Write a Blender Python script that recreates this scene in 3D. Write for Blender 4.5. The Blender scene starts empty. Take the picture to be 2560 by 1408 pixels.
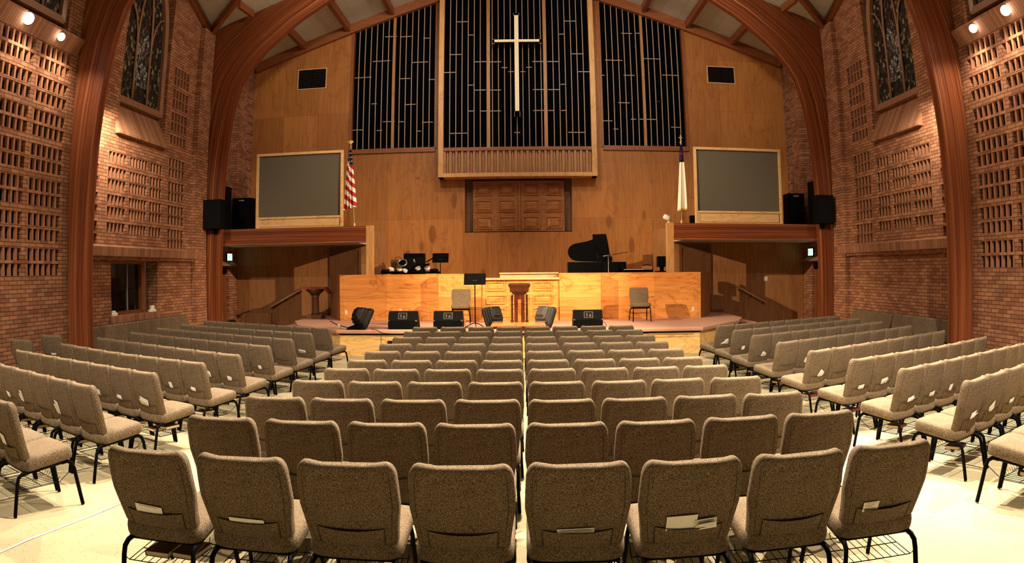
import bpy, math, random
from mathutils import Vector, Matrix
random.seed(7)
PI = math.pi
S = bpy.context.scene
COL = S.collection

# ------------------------------------------------------------------ camera (real 15 mm fisheye) / world / exposure
CAM_H = 1.915                      # lens height above the low (front) part of the floor
F_PX = 1712.0                      # pixels per radian at 2560 px width

def _rot(p, y, r):
    Rx = Matrix.Rotation(p, 3, 'X'); Ry = Matrix.Rotation(y, 3, 'Y'); Rz = Matrix.Rotation(r, 3, 'Z')
    return Ry @ Rx @ Rz
R3 = _rot(math.radians(.82), math.radians(-.7), math.radians(-.5))    # x right, y up, z forward
toB = lambda v: Vector((v[0], v[2], v[1]))
cam = bpy.data.cameras.new('camera'); cam_o = bpy.data.objects.new('camera', cam); COL.objects.link(cam_o)
cx_, cy_, cz_ = toB(R3.col[0]), toB(R3.col[1]), -toB(R3.col[2])
cam_o.matrix_world = Matrix(((cx_.x, cy_.x, cz_.x, 0), (cx_.y, cy_.y, cz_.y, 0), (cx_.z, cy_.z, cz_.z, CAM_H), (0, 0, 0, 1)))
cam.type = 'PANO'; cam.sensor_width = 36; cam.clip_start = .05; cam.clip_end = 200
pc = cam if hasattr(cam, 'panorama_type') else cam.cycles
pc.panorama_type = 'FISHEYE_LENS_POLYNOMIAL'
pc.fisheye_fov = PI
pc.fisheye_polynomial_k0 = 0; pc.fisheye_polynomial_k1 = -(2560 / 36) / F_PX
pc.fisheye_polynomial_k2 = 0; pc.fisheye_polynomial_k3 = 0; pc.fisheye_polynomial_k4 = 0
S.camera = cam_o

S.view_settings.view_transform = 'Standard'; S.view_settings.look = 'None'
S.view_settings.gamma = 1; S.view_settings.use_curve_mapping = False
S.view_settings.exposure = 0.0
W = bpy.data.worlds.new('world'); S.world = W; W.use_nodes = True
W.node_tree.nodes['Background'].inputs[0].default_value = (1, .78, .56, 1)
W.node_tree.nodes['Background'].inputs[1].default_value = .05
try:
    S.cycles.max_bounces = 5; S.cycles.diffuse_bounces = 3; S.cycles.glossy_bounces = 2
    S.cycles.transmission_bounces = 3; S.cycles.caustics_reflective = False; S.cycles.caustics_refractive = False
    S.cycles.sample_clamp_indirect = 4
except Exception:
    pass

WARM = (1, .82, .60)
TUNG = (1, .74, .46)
def spot(name, loc, target, watts, angle, blend=.6, radius=.12, color=WARM):
    L = bpy.data.lights.new(name, 'SPOT'); L.energy = watts; L.spot_size = math.radians(angle); L.spot_blend = blend
    L.shadow_soft_size = radius; L.color = color
    o = bpy.data.objects.new(name, L); COL.objects.link(o); o.location = loc
    o.rotation_euler = (Vector(target) - Vector(loc)).to_track_quat('-Z', 'Y').to_euler()
    return o
# stage lights high in the roof, shining on the platform
spot('stage_light', (-2.2, 9.5, 9.6), (-.5, 17.8, .9), 1350, 28, color=TUNG)
spot('stage_light', (2.2, 9.5, 9.6), (.7, 17.8, .9), 1350, 28, color=TUNG)
# unseen spots added to brighten the organ wall
for s_ in (-1, 1):
    spot('wall_washer', (s_ * 3.0, 12.3, 9.7), (s_ * 4.8, 21.8, 7.2), 1450, 66, .9, .2)
# house lights in the roof above the seats (out of the frame)
for x, y, z, tx, ty, w, a in ((-4.4, 8.8, 9.2, -4.2, 3.8, 1500, 80), (4.4, 8.8, 9.2, 4.0, 3.6, 5200, 80),
                              (-5.0, 2.0, 8.6, -5.0, 8.8, 2600, 66), (5.0, 2.0, 8.6, 5.0, 8.4, 4200, 66),
                              (0, 8.0, 10.2, 0, 4.8, 5200, 84), (0, 14.0, 10.6, 0, 10.4, 4800, 70)):
    spot('house_light', (x, y, z), (tx, ty, 0), w * 2.1, a, .8, .10, (1, .86, .68))
# unseen point lights added as soft fill for the nave
for x, y, z, w in ((-5, -2.5, 6.5, 45), (5, -2.5, 6.5, 45), (0, 5.5, 9.8, 150), (0, 14.4, 10.3, 900)):
    L = bpy.data.lights.new('pendant_light', 'POINT'); L.energy = w; L.shadow_soft_size = .5; L.color = WARM
    o = bpy.data.objects.new('pendant_light', L); COL.objects.link(o); o.location = (x, y, z)

# ------------------------------------------------------------------ tools
def pix(px, py):
    dx, dy = px - 1280, 704 - py; r = math.hypot(dx, dy) + 1e-9; th = r / F_PX
    return R3 @ Vector((dx / r * math.sin(th), dy / r * math.sin(th), math.cos(th)))
def atY(px, py, Y):                # point of the photograph's pixel at depth Y in the room -> (x, z)
    v = pix(px, py); k = Y / v[2]
    return v[0] * k, CAM_H + v[1] * k
def floor_z(y):
    t = min(max((y - 3.5) / 4.7, 0), 1)
    return .155 * (1 - t)

class MB:
    """collects shapes and links them as ONE mesh object"""
    def __init__(s): s.v = []; s.f = []; s.m = []; s.uv = {}; s.sm = []
    def add(s, vs, fs, mi=0, smooth=False, uvs=None):
        b = len(s.v); s.v += [tuple(p) for p in vs]
        for k, f in enumerate(fs):
            if uvs: s.uv[len(s.f)] = [uvs[i] for i in f]
            s.f.append(tuple(i + b for i in f)); s.m.append(mi); s.sm.append(smooth)
        return s
    def box(s, x0, x1, y0, y1, z0, z1, mi=0):
        if x0 > x1: x0, x1 = x1, x0
        if y0 > y1: y0, y1 = y1, y0
        if z0 > z1: z0, z1 = z1, z0
        v = [(x0, y0, z0), (x1, y0, z0), (x1, y1, z0), (x0, y1, z0), (x0, y0, z1), (x1, y0, z1), (x1, y1, z1), (x0, y1, z1)]
        return s.add(v, [(0, 3, 2, 1), (4, 5, 6, 7), (0, 1, 5, 4), (1, 2, 6, 5), (2, 3, 7, 6), (3, 0, 4, 7)], mi)
    def quad(s, a, b, c, d, mi=0): return s.add([a, b, c, d], [(0, 1, 2, 3)], mi)
    def prism(s, poly, a0, a1, axis='z', mi=0, smooth=False):
        """poly of 2d points extruded along axis: z -> (x,y); y -> (x,z); x -> (y,z)"""
        def P(p, a): return {'z': (p[0], p[1], a), 'y': (p[0], a, p[1]), 'x': (a, p[0], p[1])}[axis]
        n = len(poly); v = [P(p, a0) for p in poly] + [P(p, a1) for p in poly]
        ar = sum(poly[i][0] * poly[(i + 1) % n][1] - poly[(i + 1) % n][0] * poly[i][1] for i in range(n))
        fl = (ar > 0) == (a1 > a0)
        if axis == 'y': fl = not fl
        fs = [tuple(range(n))[::-1], tuple(range(n, 2 * n))] + [(i, (i + 1) % n, n + (i + 1) % n, n + i) for i in range(n)]
        if not fl: fs = [f[::-1] for f in fs]
        s.add(v, fs, mi)
        if smooth:
            for k in range(len(s.f) - n, len(s.f)): s.sm[k] = True
        return s
    def tube(s, pts, r, n=8, mi=0, flat=1.0, closed=False):
        pts = [Vector(p) for p in pts]; N = len(pts); vs = []; up = None
        for i, p in enumerate(pts):
            a = pts[i - 1] if (i or closed) else p; b = pts[(i + 1) % N] if (i < N - 1 or closed) else p
            t = (b - a).normalized()
            if up is None: up = Vector((0, 0, 1)) if abs(t.z) < .9 else Vector((1, 0, 0))
            u = t.cross(up)
            if u.length < 1e-4: up = Vector((0, 1, 0)); u = t.cross(up)
            u.normalize(); w = u.cross(t); up = w
            rr = r[i] if isinstance(r, (list, tuple)) else r
            for k in range(n):
                a_ = 2 * PI * k / n
                vs.append(p + u * (math.cos(a_) * rr * flat) + w * (math.sin(a_) * rr))
        fs = []
        for i in range(N if closed else N - 1):
            j = (i + 1) % N
            for k in range(n): fs.append((i * n + k, i * n + (k + 1) % n, j * n + (k + 1) % n, j * n + k))
        s.add(vs, fs, mi, True)
        if not closed:
            b = len(s.v) - N * n
            s.f.append(tuple(b + k for k in range(n))[::-1]); s.m.append(mi); s.sm.append(False)
            s.f.append(tuple(b + (N - 1) * n + k for k in range(n))); s.m.append(mi); s.sm.append(False)
        return s
    def lathe(s, prof, cx=0, cy=0, n=20, mi=0, sx=1, sy=1):
        vs = [(cx + r * math.cos(2 * PI * k / n) * sx, cy + r * math.sin(2 * PI * k / n) * sy, z) for r, z in prof for k in range(n)]
        fs = [(i * n + k, i * n + (k + 1) % n, (i + 1) * n + (k + 1) % n, (i + 1) * n + k) for i in range(len(prof) - 1) for k in range(n)]
        s.add(vs, fs, mi, True); b = len(s.v) - len(vs)
        s.f.append(tuple(b + k for k in range(n))[::-1]); s.m.append(mi); s.sm.append(False)
        s.f.append(tuple(b + (len(prof) - 1) * n + k for k in range(n))); s.m.append(mi); s.sm.append(False)
        return s
    def rings(s, rings, mi=0, caps=True):
        n = len(rings[0]); b = len(s.v)
        s.add([p for r in rings for p in r], [(i * n + k, i * n + (k + 1) % n, (i + 1) * n + (k + 1) % n, (i + 1) * n + k) for i in range(len(rings) - 1) for k in range(n)], mi, True)
        if caps:
            s.f.append(tuple(b + k for k in range(n))[::-1]); s.m.append(mi); s.sm.append(True)
            s.f.append(tuple(b + (len(rings) - 1) * n + k for k in range(n))); s.m.append(mi); s.sm.append(True)
        return s
    def xf(s, M):
        s.v = [tuple(M @ Vector(p)) for p in s.v]; return s
    def build(s, name, mats, parent=None, bevel=0, loc=None, seg=2):
        me = bpy.data.meshes.new(name); me.from_pydata(s.v, [], s.f)
        if not isinstance(mats, (list, tuple)): mats = [mats]
        for m in mats: me.materials.append(m)
        me.polygons.foreach_set('material_index', s.m); me.polygons.foreach_set('use_smooth', s.sm)
        if s.uv:
            ul = me.uv_layers.new(name='UVMap')
            for fi, uvs in s.uv.items():
                p = me.polygons[fi]
                for k, li in enumerate(p.loop_indices): ul.data[li].uv = uvs[k]
        me.update()
        o = bpy.data.objects.new(name, me); COL.objects.link(o)
        if parent: o.parent = parent
        if loc: o.location = loc
        if bevel:
            b = o.modifiers.new('bevel', 'BEVEL'); b.width = bevel; b.segments = seg; b.limit_method = 'ANGLE'; b.angle_limit = math.radians(35)
        return o

def tag(o, label, cat, group=None):
    o['label'] = label; o['category'] = cat
    if group: o['group'] = group
    return o
def thing(name, label, cat, loc=(0, 0, 0), rz=0, group=None):
    o = bpy.data.objects.new(name, None); COL.objects.link(o); o.location = loc; o.rotation_euler = (0, 0, rz); o.empty_display_size = .1
    return tag(o, label, cat, group)
def struct(o): o['kind'] = 'structure'; return o
def copy_tree(o, parent=None):
    c = o.copy(); COL.objects.link(c)
    if parent: c.parent = parent
    for ch in list(KIDS.get(o, ())): copy_tree(ch, c)
    return c
KIDS = {}
def register(o):
    KIDS[o] = [c for c in COL.objects if c.parent == o]
    for c in KIDS[o]: register(c)

# ------------------------------------------------------------------ materials
class N:
    def __init__(s, name, rough=.6, spec=.3, metal=0):
        s.m = bpy.data.materials.new(name); s.m.use_nodes = True; s.t = s.m.node_tree
        s.b = s.t.nodes['Principled BSDF']; s.b.inputs['Roughness'].default_value = rough
        s.b.inputs['Metallic'].default_value = metal; s.b.inputs['Specular IOR Level'].default_value = spec
    def n(s, t, **k):
        q = s.t.nodes.new(t)
        for a, v in k.items(): setattr(q, a, v)
        return q
    def l(s, a, b): s.t.links.new(a, b)
    def coord(s, kind='Object', scale=(1, 1, 1)):
        c = s.n('ShaderNodeTexCoord'); mp = s.n('ShaderNodeMapping'); mp.inputs['Scale'].default_value = scale
        s.l(c.outputs[kind], mp.inputs[0]); return mp.outputs[0]
    def noise(s, vec, scale=5, detail=3, rough=.5, dist=0):
        q = s.n('ShaderNodeTexNoise'); q.inputs['Scale'].default_value = scale; q.inputs['Detail'].default_value = detail
        q.inputs['Roughness'].default_value = rough; q.inputs['Distortion'].default_value = dist
        s.l(vec, q.inputs['Vector']); return q.outputs['Fac']
    def ramp(s, fac, stops):
        q = s.n('ShaderNodeValToRGB'); e = q.color_ramp.elements
        while len(e) < len(stops): e.new(.5)
        for k, (p, c) in enumerate(stops): e[k].position = p; e[k].color = (*c, 1) if len(c) == 3 else c
        s.l(fac, q.inputs[0]); return q.outputs[0]
    def mix(s, a, b, fac, mode='MIX'):
        q = s.n('ShaderNodeMix', data_type='RGBA', blend_type=mode)
        for inp, v in ((0, fac), (6, a), (7, b)):
            if hasattr(v, 'is_linked') or isinstance(v, bpy.types.NodeSocket): s.l(v, q.inputs[inp])
            else: q.inputs[inp].default_value = v if inp == 0 else ((*v, 1) if len(v) == 3 else v)
        return q.outputs[2]
    def col(s, c):
        if isinstance(c, bpy.types.NodeSocket): s.l(c, s.b.inputs['Base Color'])
        else: s.b.inputs['Base Color'].default_value = (*c, 1)
        return s
    def bump(s, h, strength=.3, dist=.01):
        q = s.n('ShaderNodeBump'); q.inputs['Strength'].default_value = strength; q.inputs['Distance'].default_value = dist
        s.l(h, q.inputs['Height']); s.l(q.outputs[0], s.b.inputs['Normal']); return s
def plain(name, c, rough=.5, spec=.3, metal=0, emit=None, es=1):
    q = N(name, rough, spec, metal)
    v = q.coord(); f = q.noise(v, 14, 2)
    q.col(q.mix([x * .9 for x in c], [min(1, x * 1.08) for x in c], f))
    if emit: q.b.inputs['Emission Color'].default_value = (*emit, 1); q.b.inputs['Emission Strength'].default_value = es
    return q.m

def brick_mat(name, c1, c2, mortar, bw=.24, rh=.0775, stack=False):
    q = N(name, .85, .15)
    c = q.n('ShaderNodeTexCoord'); sp = q.n('ShaderNodeSeparateXYZ'); q.l(c.outputs['Object'], sp.inputs[0])
    ad = q.n('ShaderNodeMath', operation='ADD'); q.l(sp.outputs[0], ad.inputs[0]); q.l(sp.outputs[1], ad.inputs[1])
    cb = q.n('ShaderNodeCombineXYZ')
    q.l(ad.outputs[0], cb.inputs[0]); q.l(sp.outputs[2], cb.inputs[1])
    b = q.n('ShaderNodeTexBrick'); q.l(cb.outputs[0], b.inputs['Vector'])
    b.inputs['Scale'].default_value = 1; b.inputs['Brick Width'].default_value = bw; b.inputs['Row Height'].default_value = rh
    b.inputs['Mortar Size'].default_value = .006; b.inputs['Mortar Smooth'].default_value = .2; b.inputs['Bias'].default_value = -.1
    b.inputs['Color1'].default_value = (*c1, 1); b.inputs['Color2'].default_value = (*c2, 1); b.inputs['Mortar'].default_value = (*mortar, 1)
    if stack: b.offset = 0
    f = q.noise(c.outputs['Object'], 2.2, 4, .6)
    g = q.noise(c.outputs['Object'], 60, 3, .6)
    k = q.mix(b.outputs['Color'], q.ramp(f, [(.3, (.72, .66, .62)), (.7, (1.1, 1.06, 1))]), .8, 'MULTIPLY')
    k = q.mix(k, q.ramp(g, [(.3, (.75, .72, .7)), (.7, (1.1, 1.1, 1.1))]), .6, 'MULTIPLY')
    q.col(k)
    h = q.n('ShaderNodeMath', operation='SUBTRACT'); h.inputs[0].default_value = 1; q.l(b.outputs['Fac'], h.inputs[1])
    q.bump(h.outputs[0], .8, .012)
    return q.m
def wood_mat(name, dark, light, axis='z', grain=28, swirl=.8, rough=.45, spec=.35, panel=None, seam=(.05, .02, .01), knots=0.0, origin=(0, 0, 0), wide=2.0):
    """long-grained timber; panel=(w,h) adds plywood seams in the x/z plane"""
    q = N(name, rough, spec)
    st = {'z': (1, 1, .06), 'x': (.06, 1, 1), 'y': (1, .06, 1)}[axis]
    v = q.coord('Object', st)
    fine = q.noise(v, grain, 4, .6, .3)
    v2 = q.coord('Object', tuple(.35 if a < 1 else 1 for a in st))
    big = q.noise(v2, wide, 3, .55, swirl * 2)
    wv = q.n('ShaderNodeMath', operation='MULTIPLY'); q.l(big, wv.inputs[0]); wv.inputs[1].default_value = 9
    fr = q.n('ShaderNodeMath', operation='PINGPONG'); q.l(wv.outputs[0], fr.inputs[0]); fr.inputs[1].default_value = 1
    c = q.mix(dark, light, q.ramp(fine, [(.25, (0, 0, 0)), (.75, (1, 1, 1))]))
    c = q.mix(c, q.ramp(fr.outputs[0], [(0, (.62, .5, .42)), (.18, (.95, .92, .9)), (1, (1.05, 1.05, 1.05))]), min(1, swirl), 'MULTIPLY')
    if panel:
        cc = q.n('ShaderNodeTexCoord'); sp = q.n('ShaderNodeSeparateXYZ'); q.l(cc.outputs['Object'], sp.inputs[0])
        cb = q.n('ShaderNodeCombineXYZ'); q.l(sp.outputs[0], cb.inputs[0]); q.l(sp.outputs[2], cb.inputs[1])
        mp = q.n('ShaderNodeMapping'); mp.inputs['Location'].default_value = origin; q.l(cb.outputs[0], mp.inputs[0])
        b = q.n('ShaderNodeTexBrick'); b.offset = 0; q.l(mp.outputs[0], b.inputs['Vector'])
        b.inputs['Scale'].default_value = 1; b.inputs['Brick Width'].default_value = panel[0]; b.inputs['Row Height'].default_value = panel[1]
        b.inputs['Mortar Size'].default_value = .005; b.inputs['Mortar Smooth'].default_value = 0
        b.inputs['Color1'].default_value = (.8, .76, .72, 1); b.inputs['Color2'].default_value = (1.08, 1.06, 1.02, 1); b.inputs['Mortar'].default_value = (.74, .66, .58, 1)
        c = q.mix(c, b.outputs['Color'], 1, 'MULTIPLY')
    if knots:   # long dark heart-figures in the lower panels
        cc = q.n('ShaderNodeTexCoord'); mp = q.n('ShaderNodeMapping'); mp.inputs['Scale'].default_value = (1.5, 0, .62); q.l(cc.outputs['Object'], mp.inputs[0])
        vo = q.n('ShaderNodeTexVoronoi'); vo.inputs['Scale'].default_value = 1.3; q.l(mp.outputs[0], vo.inputs['Vector'])
        sp = q.n('ShaderNodeSeparateXYZ'); q.l(cc.outputs['Object'], sp.inputs[0]); sc_ = q.n('ShaderNodeSeparateColor'); q.l(vo.outputs['Color'], sc_.inputs[0])
        k = q.ramp(vo.outputs['Distance'], [(.0, (1, 1, 1)), (.2, (.85, .85, .85)), (.27, (0, 0, 0))])
        g = q.n('ShaderNodeMath', operation='GREATER_THAN'); q.l(sc_.outputs[0], g.inputs[0]); g.inputs[1].default_value = .45
        lo = q.n('ShaderNodeMath', operation='LESS_THAN'); q.l(sp.outputs[2], lo.inputs[0]); lo.inputs[1].default_value = 5.0
        m1 = q.n('ShaderNodeMath', operation='MULTIPLY'); q.l(g.outputs[0], m1.inputs[0]); q.l(lo.outputs[0], m1.inputs[1])
        m2 = q.n('ShaderNodeMath', operation='MULTIPLY'); q.l(m1.outputs[0], m2.inputs[0]); q.l(k, m2.inputs[1])
        c = q.mix(c, q.mix(c, (.55, .5, .45), 1, 'MULTIPLY'), m2.outputs[0])
    q.col(c); q.bump(fine, .08, .004)
    return q.m
def glulam_mat(name):
    """laminations run along u; v is metres across the member"""
    q = N(name, .5, .28)
    c = q.n('ShaderNodeUVMap'); mp = q.n('ShaderNodeMapping'); mp.inputs['Scale'].default_value = (.12, 19, 1); q.l(c.outputs[0], mp.inputs[0])
    lam = q.noise(mp.outputs[0], 1.0, 2, .7)
    mp2 = q.n('ShaderNodeMapping'); mp2.inputs['Scale'].default_value = (.5, 70, 1); q.l(c.outputs[0], mp2.inputs[0])
    fine = q.noise(mp2.outputs[0], 2.0, 3, .6)
    col = q.ramp(lam, [(.30, (.065, .016, .006)), (.45, (.17, .043, .014)), (.57, (.25, .075, .024)), (.63, (.30, .10, .035)), (.68, (.50, .23, .10))])
    col = q.mix(col, q.ramp(fine, [(.3, (.6, .55, .5)), (.7, (1.15, 1.12, 1.1))]), .8, 'MULTIPLY')
    q.col(col); q.bump(fine, .06, .004)
    return q.m
def fabric_mat(name, c1, c2, c3):
    q = N(name, .95, .08)
    v = q.coord('Object', (1, 1, .30))
    f = q.noise(v, 400, 2, .75)
    g = q.noise(q.coord('Object', (1, 1, 1)), 9, 3, .6)
    c = q.ramp(f, [(.36, c1), (.5, c2), (.64, c3)])
    c = q.mix(c, q.ramp(g, [(.3, (.82, .8, .78)), (.7, (1.1, 1.1, 1.1))]), .5, 'MULTIPLY')
    q.col(c); q.bump(f, .5, .004)
    return q.m
def carpet_mat(name, a, b, fleck):
    q = N(name, .97, .05)
    v = q.coord()
    f = q.noise(v, 260, 2, .7)
    vo = q.n('ShaderNodeTexVoronoi'); vo.inputs['Scale'].default_value = 22; q.l(v, vo.inputs['Vector'])
    c = q.mix(a, b, f)
    c = q.mix(fleck, c, q.ramp(vo.outputs['Distance'], [(.12, (0, 0, 0)), (.2, (1, 1, 1))]))
    g = q.noise(v, 1.1, 3)
    c = q.mix(c, q.ramp(g, [(.3, (.85, .83, .8)), (.7, (1.06, 1.06, 1.05))]), .5, 'MULTIPLY')
    q.col(c); q.bump(f, .4, .004)
    return q.m
def stained_mat(name, pale=False):
    q = N(name, .25, .5)
    c = q.n('ShaderNodeTexCoord'); mp = q.n('ShaderNodeMapping'); mp.inputs['Scale'].default_value = (0, 1, .8); q.l(c.outputs['Object'], mp.inputs[0])
    nz = q.n('ShaderNodeTexNoise'); nz.inputs['Scale'].default_value = 2.2; q.l(mp.outputs[0], nz.inputs['Vector'])
    mx = q.n('ShaderNodeMix', data_type='VECTOR'); mx.inputs[0].default_value = .16
    q.l(mp.outputs[0], mx.inputs[4]); q.l(nz.outputs['Color'], mx.inputs[5])
    vo = q.n('ShaderNodeTexVoronoi'); vo.inputs['Scale'].default_value = 17 if pale else 13; q.l(mx.outputs[1], vo.inputs['Vector'])
    ve = q.n('ShaderNodeTexVoronoi', feature='DISTANCE_TO_EDGE'); ve.inputs['Scale'].default_value = 17 if pale else 13; q.l(mx.outputs[1], ve.inputs['Vector'])
    sp = q.n('ShaderNodeSeparateColor'); q.l(vo.outputs['Color'], sp.inputs[0])
    col = q.ramp(sp.outputs[0], [(0, (.01, .012, .014)), (.35, (.04, .045, .04)), (.5, (.09, .10, .10)), (.66, (.24, .26, .27)), (.8, (.42, .44, .45)), (.95, (.16, .09, .09))] if pale else [(0, (.008, .009, .010)), (.45, (.018, .02, .018)), (.62, (.05, .045, .02)), (.75, (.02, .025, .03)), (.88, (.26, .23, .15)), (.96, (.10, .06, .03))])
    sp2 = q.n('ShaderNodeSeparateXYZ'); q.l(c.outputs['Object'], sp2.inputs[0])
    col = q.mix((.006, .006, .006), col, q.ramp(ve.outputs['Distance'], [(.03, (0, 0, 0)), (.08, (1, 1, 1))]))
    q.col(col)
    return q.m
def rowlock_mat(name, c1, c2, mortar, per=.075):
    """bricks stood on edge: thin upright joints along y"""
    q = N(name, .85, .15)
    c = q.n('ShaderNodeTexCoord'); sp = q.n('ShaderNodeSeparateXYZ'); q.l(c.outputs['Object'], sp.inputs[0])
    mm = q.n('ShaderNodeMath', operation='MULTIPLY'); q.l(sp.outputs[1], mm.inputs[0]); mm.inputs[1].default_value = 1 / per
    fr = q.n('ShaderNodeMath', operation='FRACT'); q.l(mm.outputs[0], fr.inputs[0])
    fl = q.n('ShaderNodeMath', operation='FLOOR'); q.l(mm.outputs[0], fl.inputs[0])
    wn = q.n('ShaderNodeTexWhiteNoise', noise_dimensions='1D'); q.l(fl.outputs[0], wn.inputs['W'])
    col = q.mix(c1, c2, wn.outputs['Value'])
    col = q.mix(mortar, col, q.ramp(fr.outputs[0], [(.06, (0, 0, 0)), (.14, (1, 1, 1))]))
    g = q.noise(c.outputs['Object'], 40, 3, .6)
    col = q.mix(col, q.ramp(g, [(.3, (.75, .72, .7)), (.7, (1.1, 1.1, 1.1))]), .6, 'MULTIPLY')
    q.col(col)
    return q.m

M = dict(
    brick=brick_mat('red_brown_brick', (.45, .225, .13), (.25, .108, .064), (.08, .04, .025)),
    rowlock=rowlock_mat('rowlock_brick', (.40, .20, .115), (.25, .115, .065), (.09, .045, .03)),
    brick_plain=plain('plain_brick', (.34, .155, .088), .85, .15),
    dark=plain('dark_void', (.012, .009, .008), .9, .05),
    black_cloth=plain('black_grille_cloth', (.0015, .0015, .002), .9, .02),
    glulam=glulam_mat('laminated_redwood'),
    redwood=wood_mat('redwood_beam', (.17, .05, .018), (.30, .10, .036), 'y', 34, .35),
    redwoodx=wood_mat('redwood_trim', (.17, .05, .018), (.29, .10, .036), 'x', 34, .35),
    ply=wood_mat('back_wall_plywood', (.30, .115, .03), (.43, .185, .055), 'z', 22, .45, .5, .3, panel=(1.22, 1.8), origin=(.6, -.02, 0), wide=1.1, knots=1.0),
    ply_low=wood_mat('lower_wall_plywood', (.30, .13, .048), (.42, .21, .085), 'z', 22, .4, .5, .3, panel=(1.22, 2.4), origin=(.3, .2, 0), wide=1.1),
    choir=wood_mat('choir_wall_plywood', (.74, .265, .058), (.90, .445, .125), 'x', 20, .85, .45, .3, panel=(1.22, .61), origin=(.0, -.0, 0), wide=1.6),
    fascia=wood_mat('platform_front_plywood', (.74, .43, .14), (.90, .62, .25), 'x', 16, .8, .45, .3, wide=1.8),
    oak=wood_mat('pale_oak', (.48, .25, .09), (.66, .38, .155), 'z', 26, .5),
    oakx=wood_mat('pale_oak_rail', (.58, .35, .16), (.74, .49, .24), 'x', 26, .5),
    grille_oak=wood_mat('grille_oak', (.28, .13, .05), (.42, .21, .085), 'z', 30, .6),
    door=wood_mat('panelled_door_walnut', (.24, .085, .025), (.40, .165, .055), 'x', 24, .85, .4, .35, wide=3),
    cherry=wood_mat('dark_cherry', (.055, .013, .005), (.13, .034, .010), 'z', 22, .7, .25, .5, wide=3),
    cherry_lite=wood_mat('polished_cherry', (.40, .14, .035), (.58, .24, .07), 'x', 22, .7, .22, .5, wide=3),
    dark_door=wood_mat('dark_stained_door', (.10, .042, .018), (.16, .07, .03), 'z', 20, .5),
    ceil=None,
    carpet=carpet_mat('cream_flecked_carpet', (.30, .25, .145), (.385, .33, .21), (.24, .185, .095)),
    stage_carpet=carpet_mat('rose_brown_carpet', (.48, .26, .19), (.58, .34, .255), (.42, .22, .16)),
    fabric=fabric_mat('tan_tweed_fabric', (.026, .015, .0075), (.128, .087, .051), (.33, .255, .17)),
    seam=plain('dark_fabric_seam', (.05, .033, .02), .9, .05),
    blackmetal=plain('black_enamel', (.003, .003, .003), .5, .03),
    moulded=plain('moulded_black_plastic', (.008, .007, .007), .4, .15), moulded_grey=plain('moulded_grey_plastic', (.05, .044, .038), .4, .25),
    blackbox=plain('black_speaker_box', (.003, .003, .003), .6, .04),
    darkgrey=plain('dark_grey_plate', (.06, .055, .05), .5, .3),
    blackcloth2=plain('speaker_cloth', (.008, .008, .009), .9, .05),
    gloss=plain('piano_lacquer', (.004, .004, .004), .12, .5),
    greymetal=plain('grey_metal', (.35, .35, .36), .3, .5, .8),
    brass=plain('polished_brass', (.80, .58, .26), .3, .5, .35),
    white=plain('white_plastic', (.82, .78, .70), .4, .4),
    cream=plain('cream_blind', (.55, .43, .27), .8, .1),
    paper=plain('white_paper', (.88, .83, .74), .8, .1),
    paper_ink=plain('printed_ink', (.30, .27, .24), .8, .1),
    book_dark=plain('dark_brown_book_cover', (.06, .022, .014), .5, .3),
    book_red=plain('maroon_book_cover', (.13, .018, .02), .45, .3),
    pages=plain('book_page_edges', (.72, .58, .38), .8, .1),
    screen=plain('grey_screen_cloth', (.118, .103, .080), .85, .05),
    cross=plain('cream_white_cross', (.92, .84, .66), .5, .3),
    bars=plain('grille_bar_bronze', (.34, .255, .215), .5, .3),
    stained=stained_mat('stained_glass'), stained_pale=stained_mat('pale_stained_glass', True),
    windowframe=wood_mat('brown_window_frame', (.22, .105, .06), (.31, .16, .095), 'z', 26, .2),
    glass=plain('dark_window_glass', (.008, .007, .006), .06, .5),
    exit_lit=plain('lit_exit_face', (.6, .9, .75), .5, .3, 0, (.55, 1, .72), 2.2),
    exit_green=plain('exit_letter_green', (.02, .22, .08), .5, .3, 0, (.02, .45, .14), .8),
    bulb=plain('lit_bulb', (1, .95, .9), .3, .3, 0, (1, .86, .74), 34),
    redtop=plain('red_stained_top', (.24, .045, .025), .3, .4),
)
def ceiling_mat():
    q = N('grey_ceiling_board', .9, .1)
    c = q.n('ShaderNodeTexCoord')
    b = q.n('ShaderNodeTexBrick'); b.offset = 0; q.l(c.outputs['Object'], b.inputs['Vector']); b.inputs['Scale'].default_value = 1
    b.inputs['Brick Width'].default_value = .6; b.inputs['Row Height'].default_value = .6; b.inputs['Mortar Size'].default_value = .006
    b.inputs['Color1'].default_value = (.50, .485, .44, 1); b.inputs['Color2'].default_value = (.54, .525, .475, 1); b.inputs['Mortar'].default_value = (.34, .325, .295, 1)
    f = q.noise(c.outputs['Object'], 90, 3, .7)
    q.col(q.mix(b.outputs['Color'], q.ramp(f, [(.35, (.8, .8, .8)), (.6, (1.1, 1.1, 1.1))]), .7, 'MULTIPLY'))
    return q.m
M['ceil'] = ceiling_mat()

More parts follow.
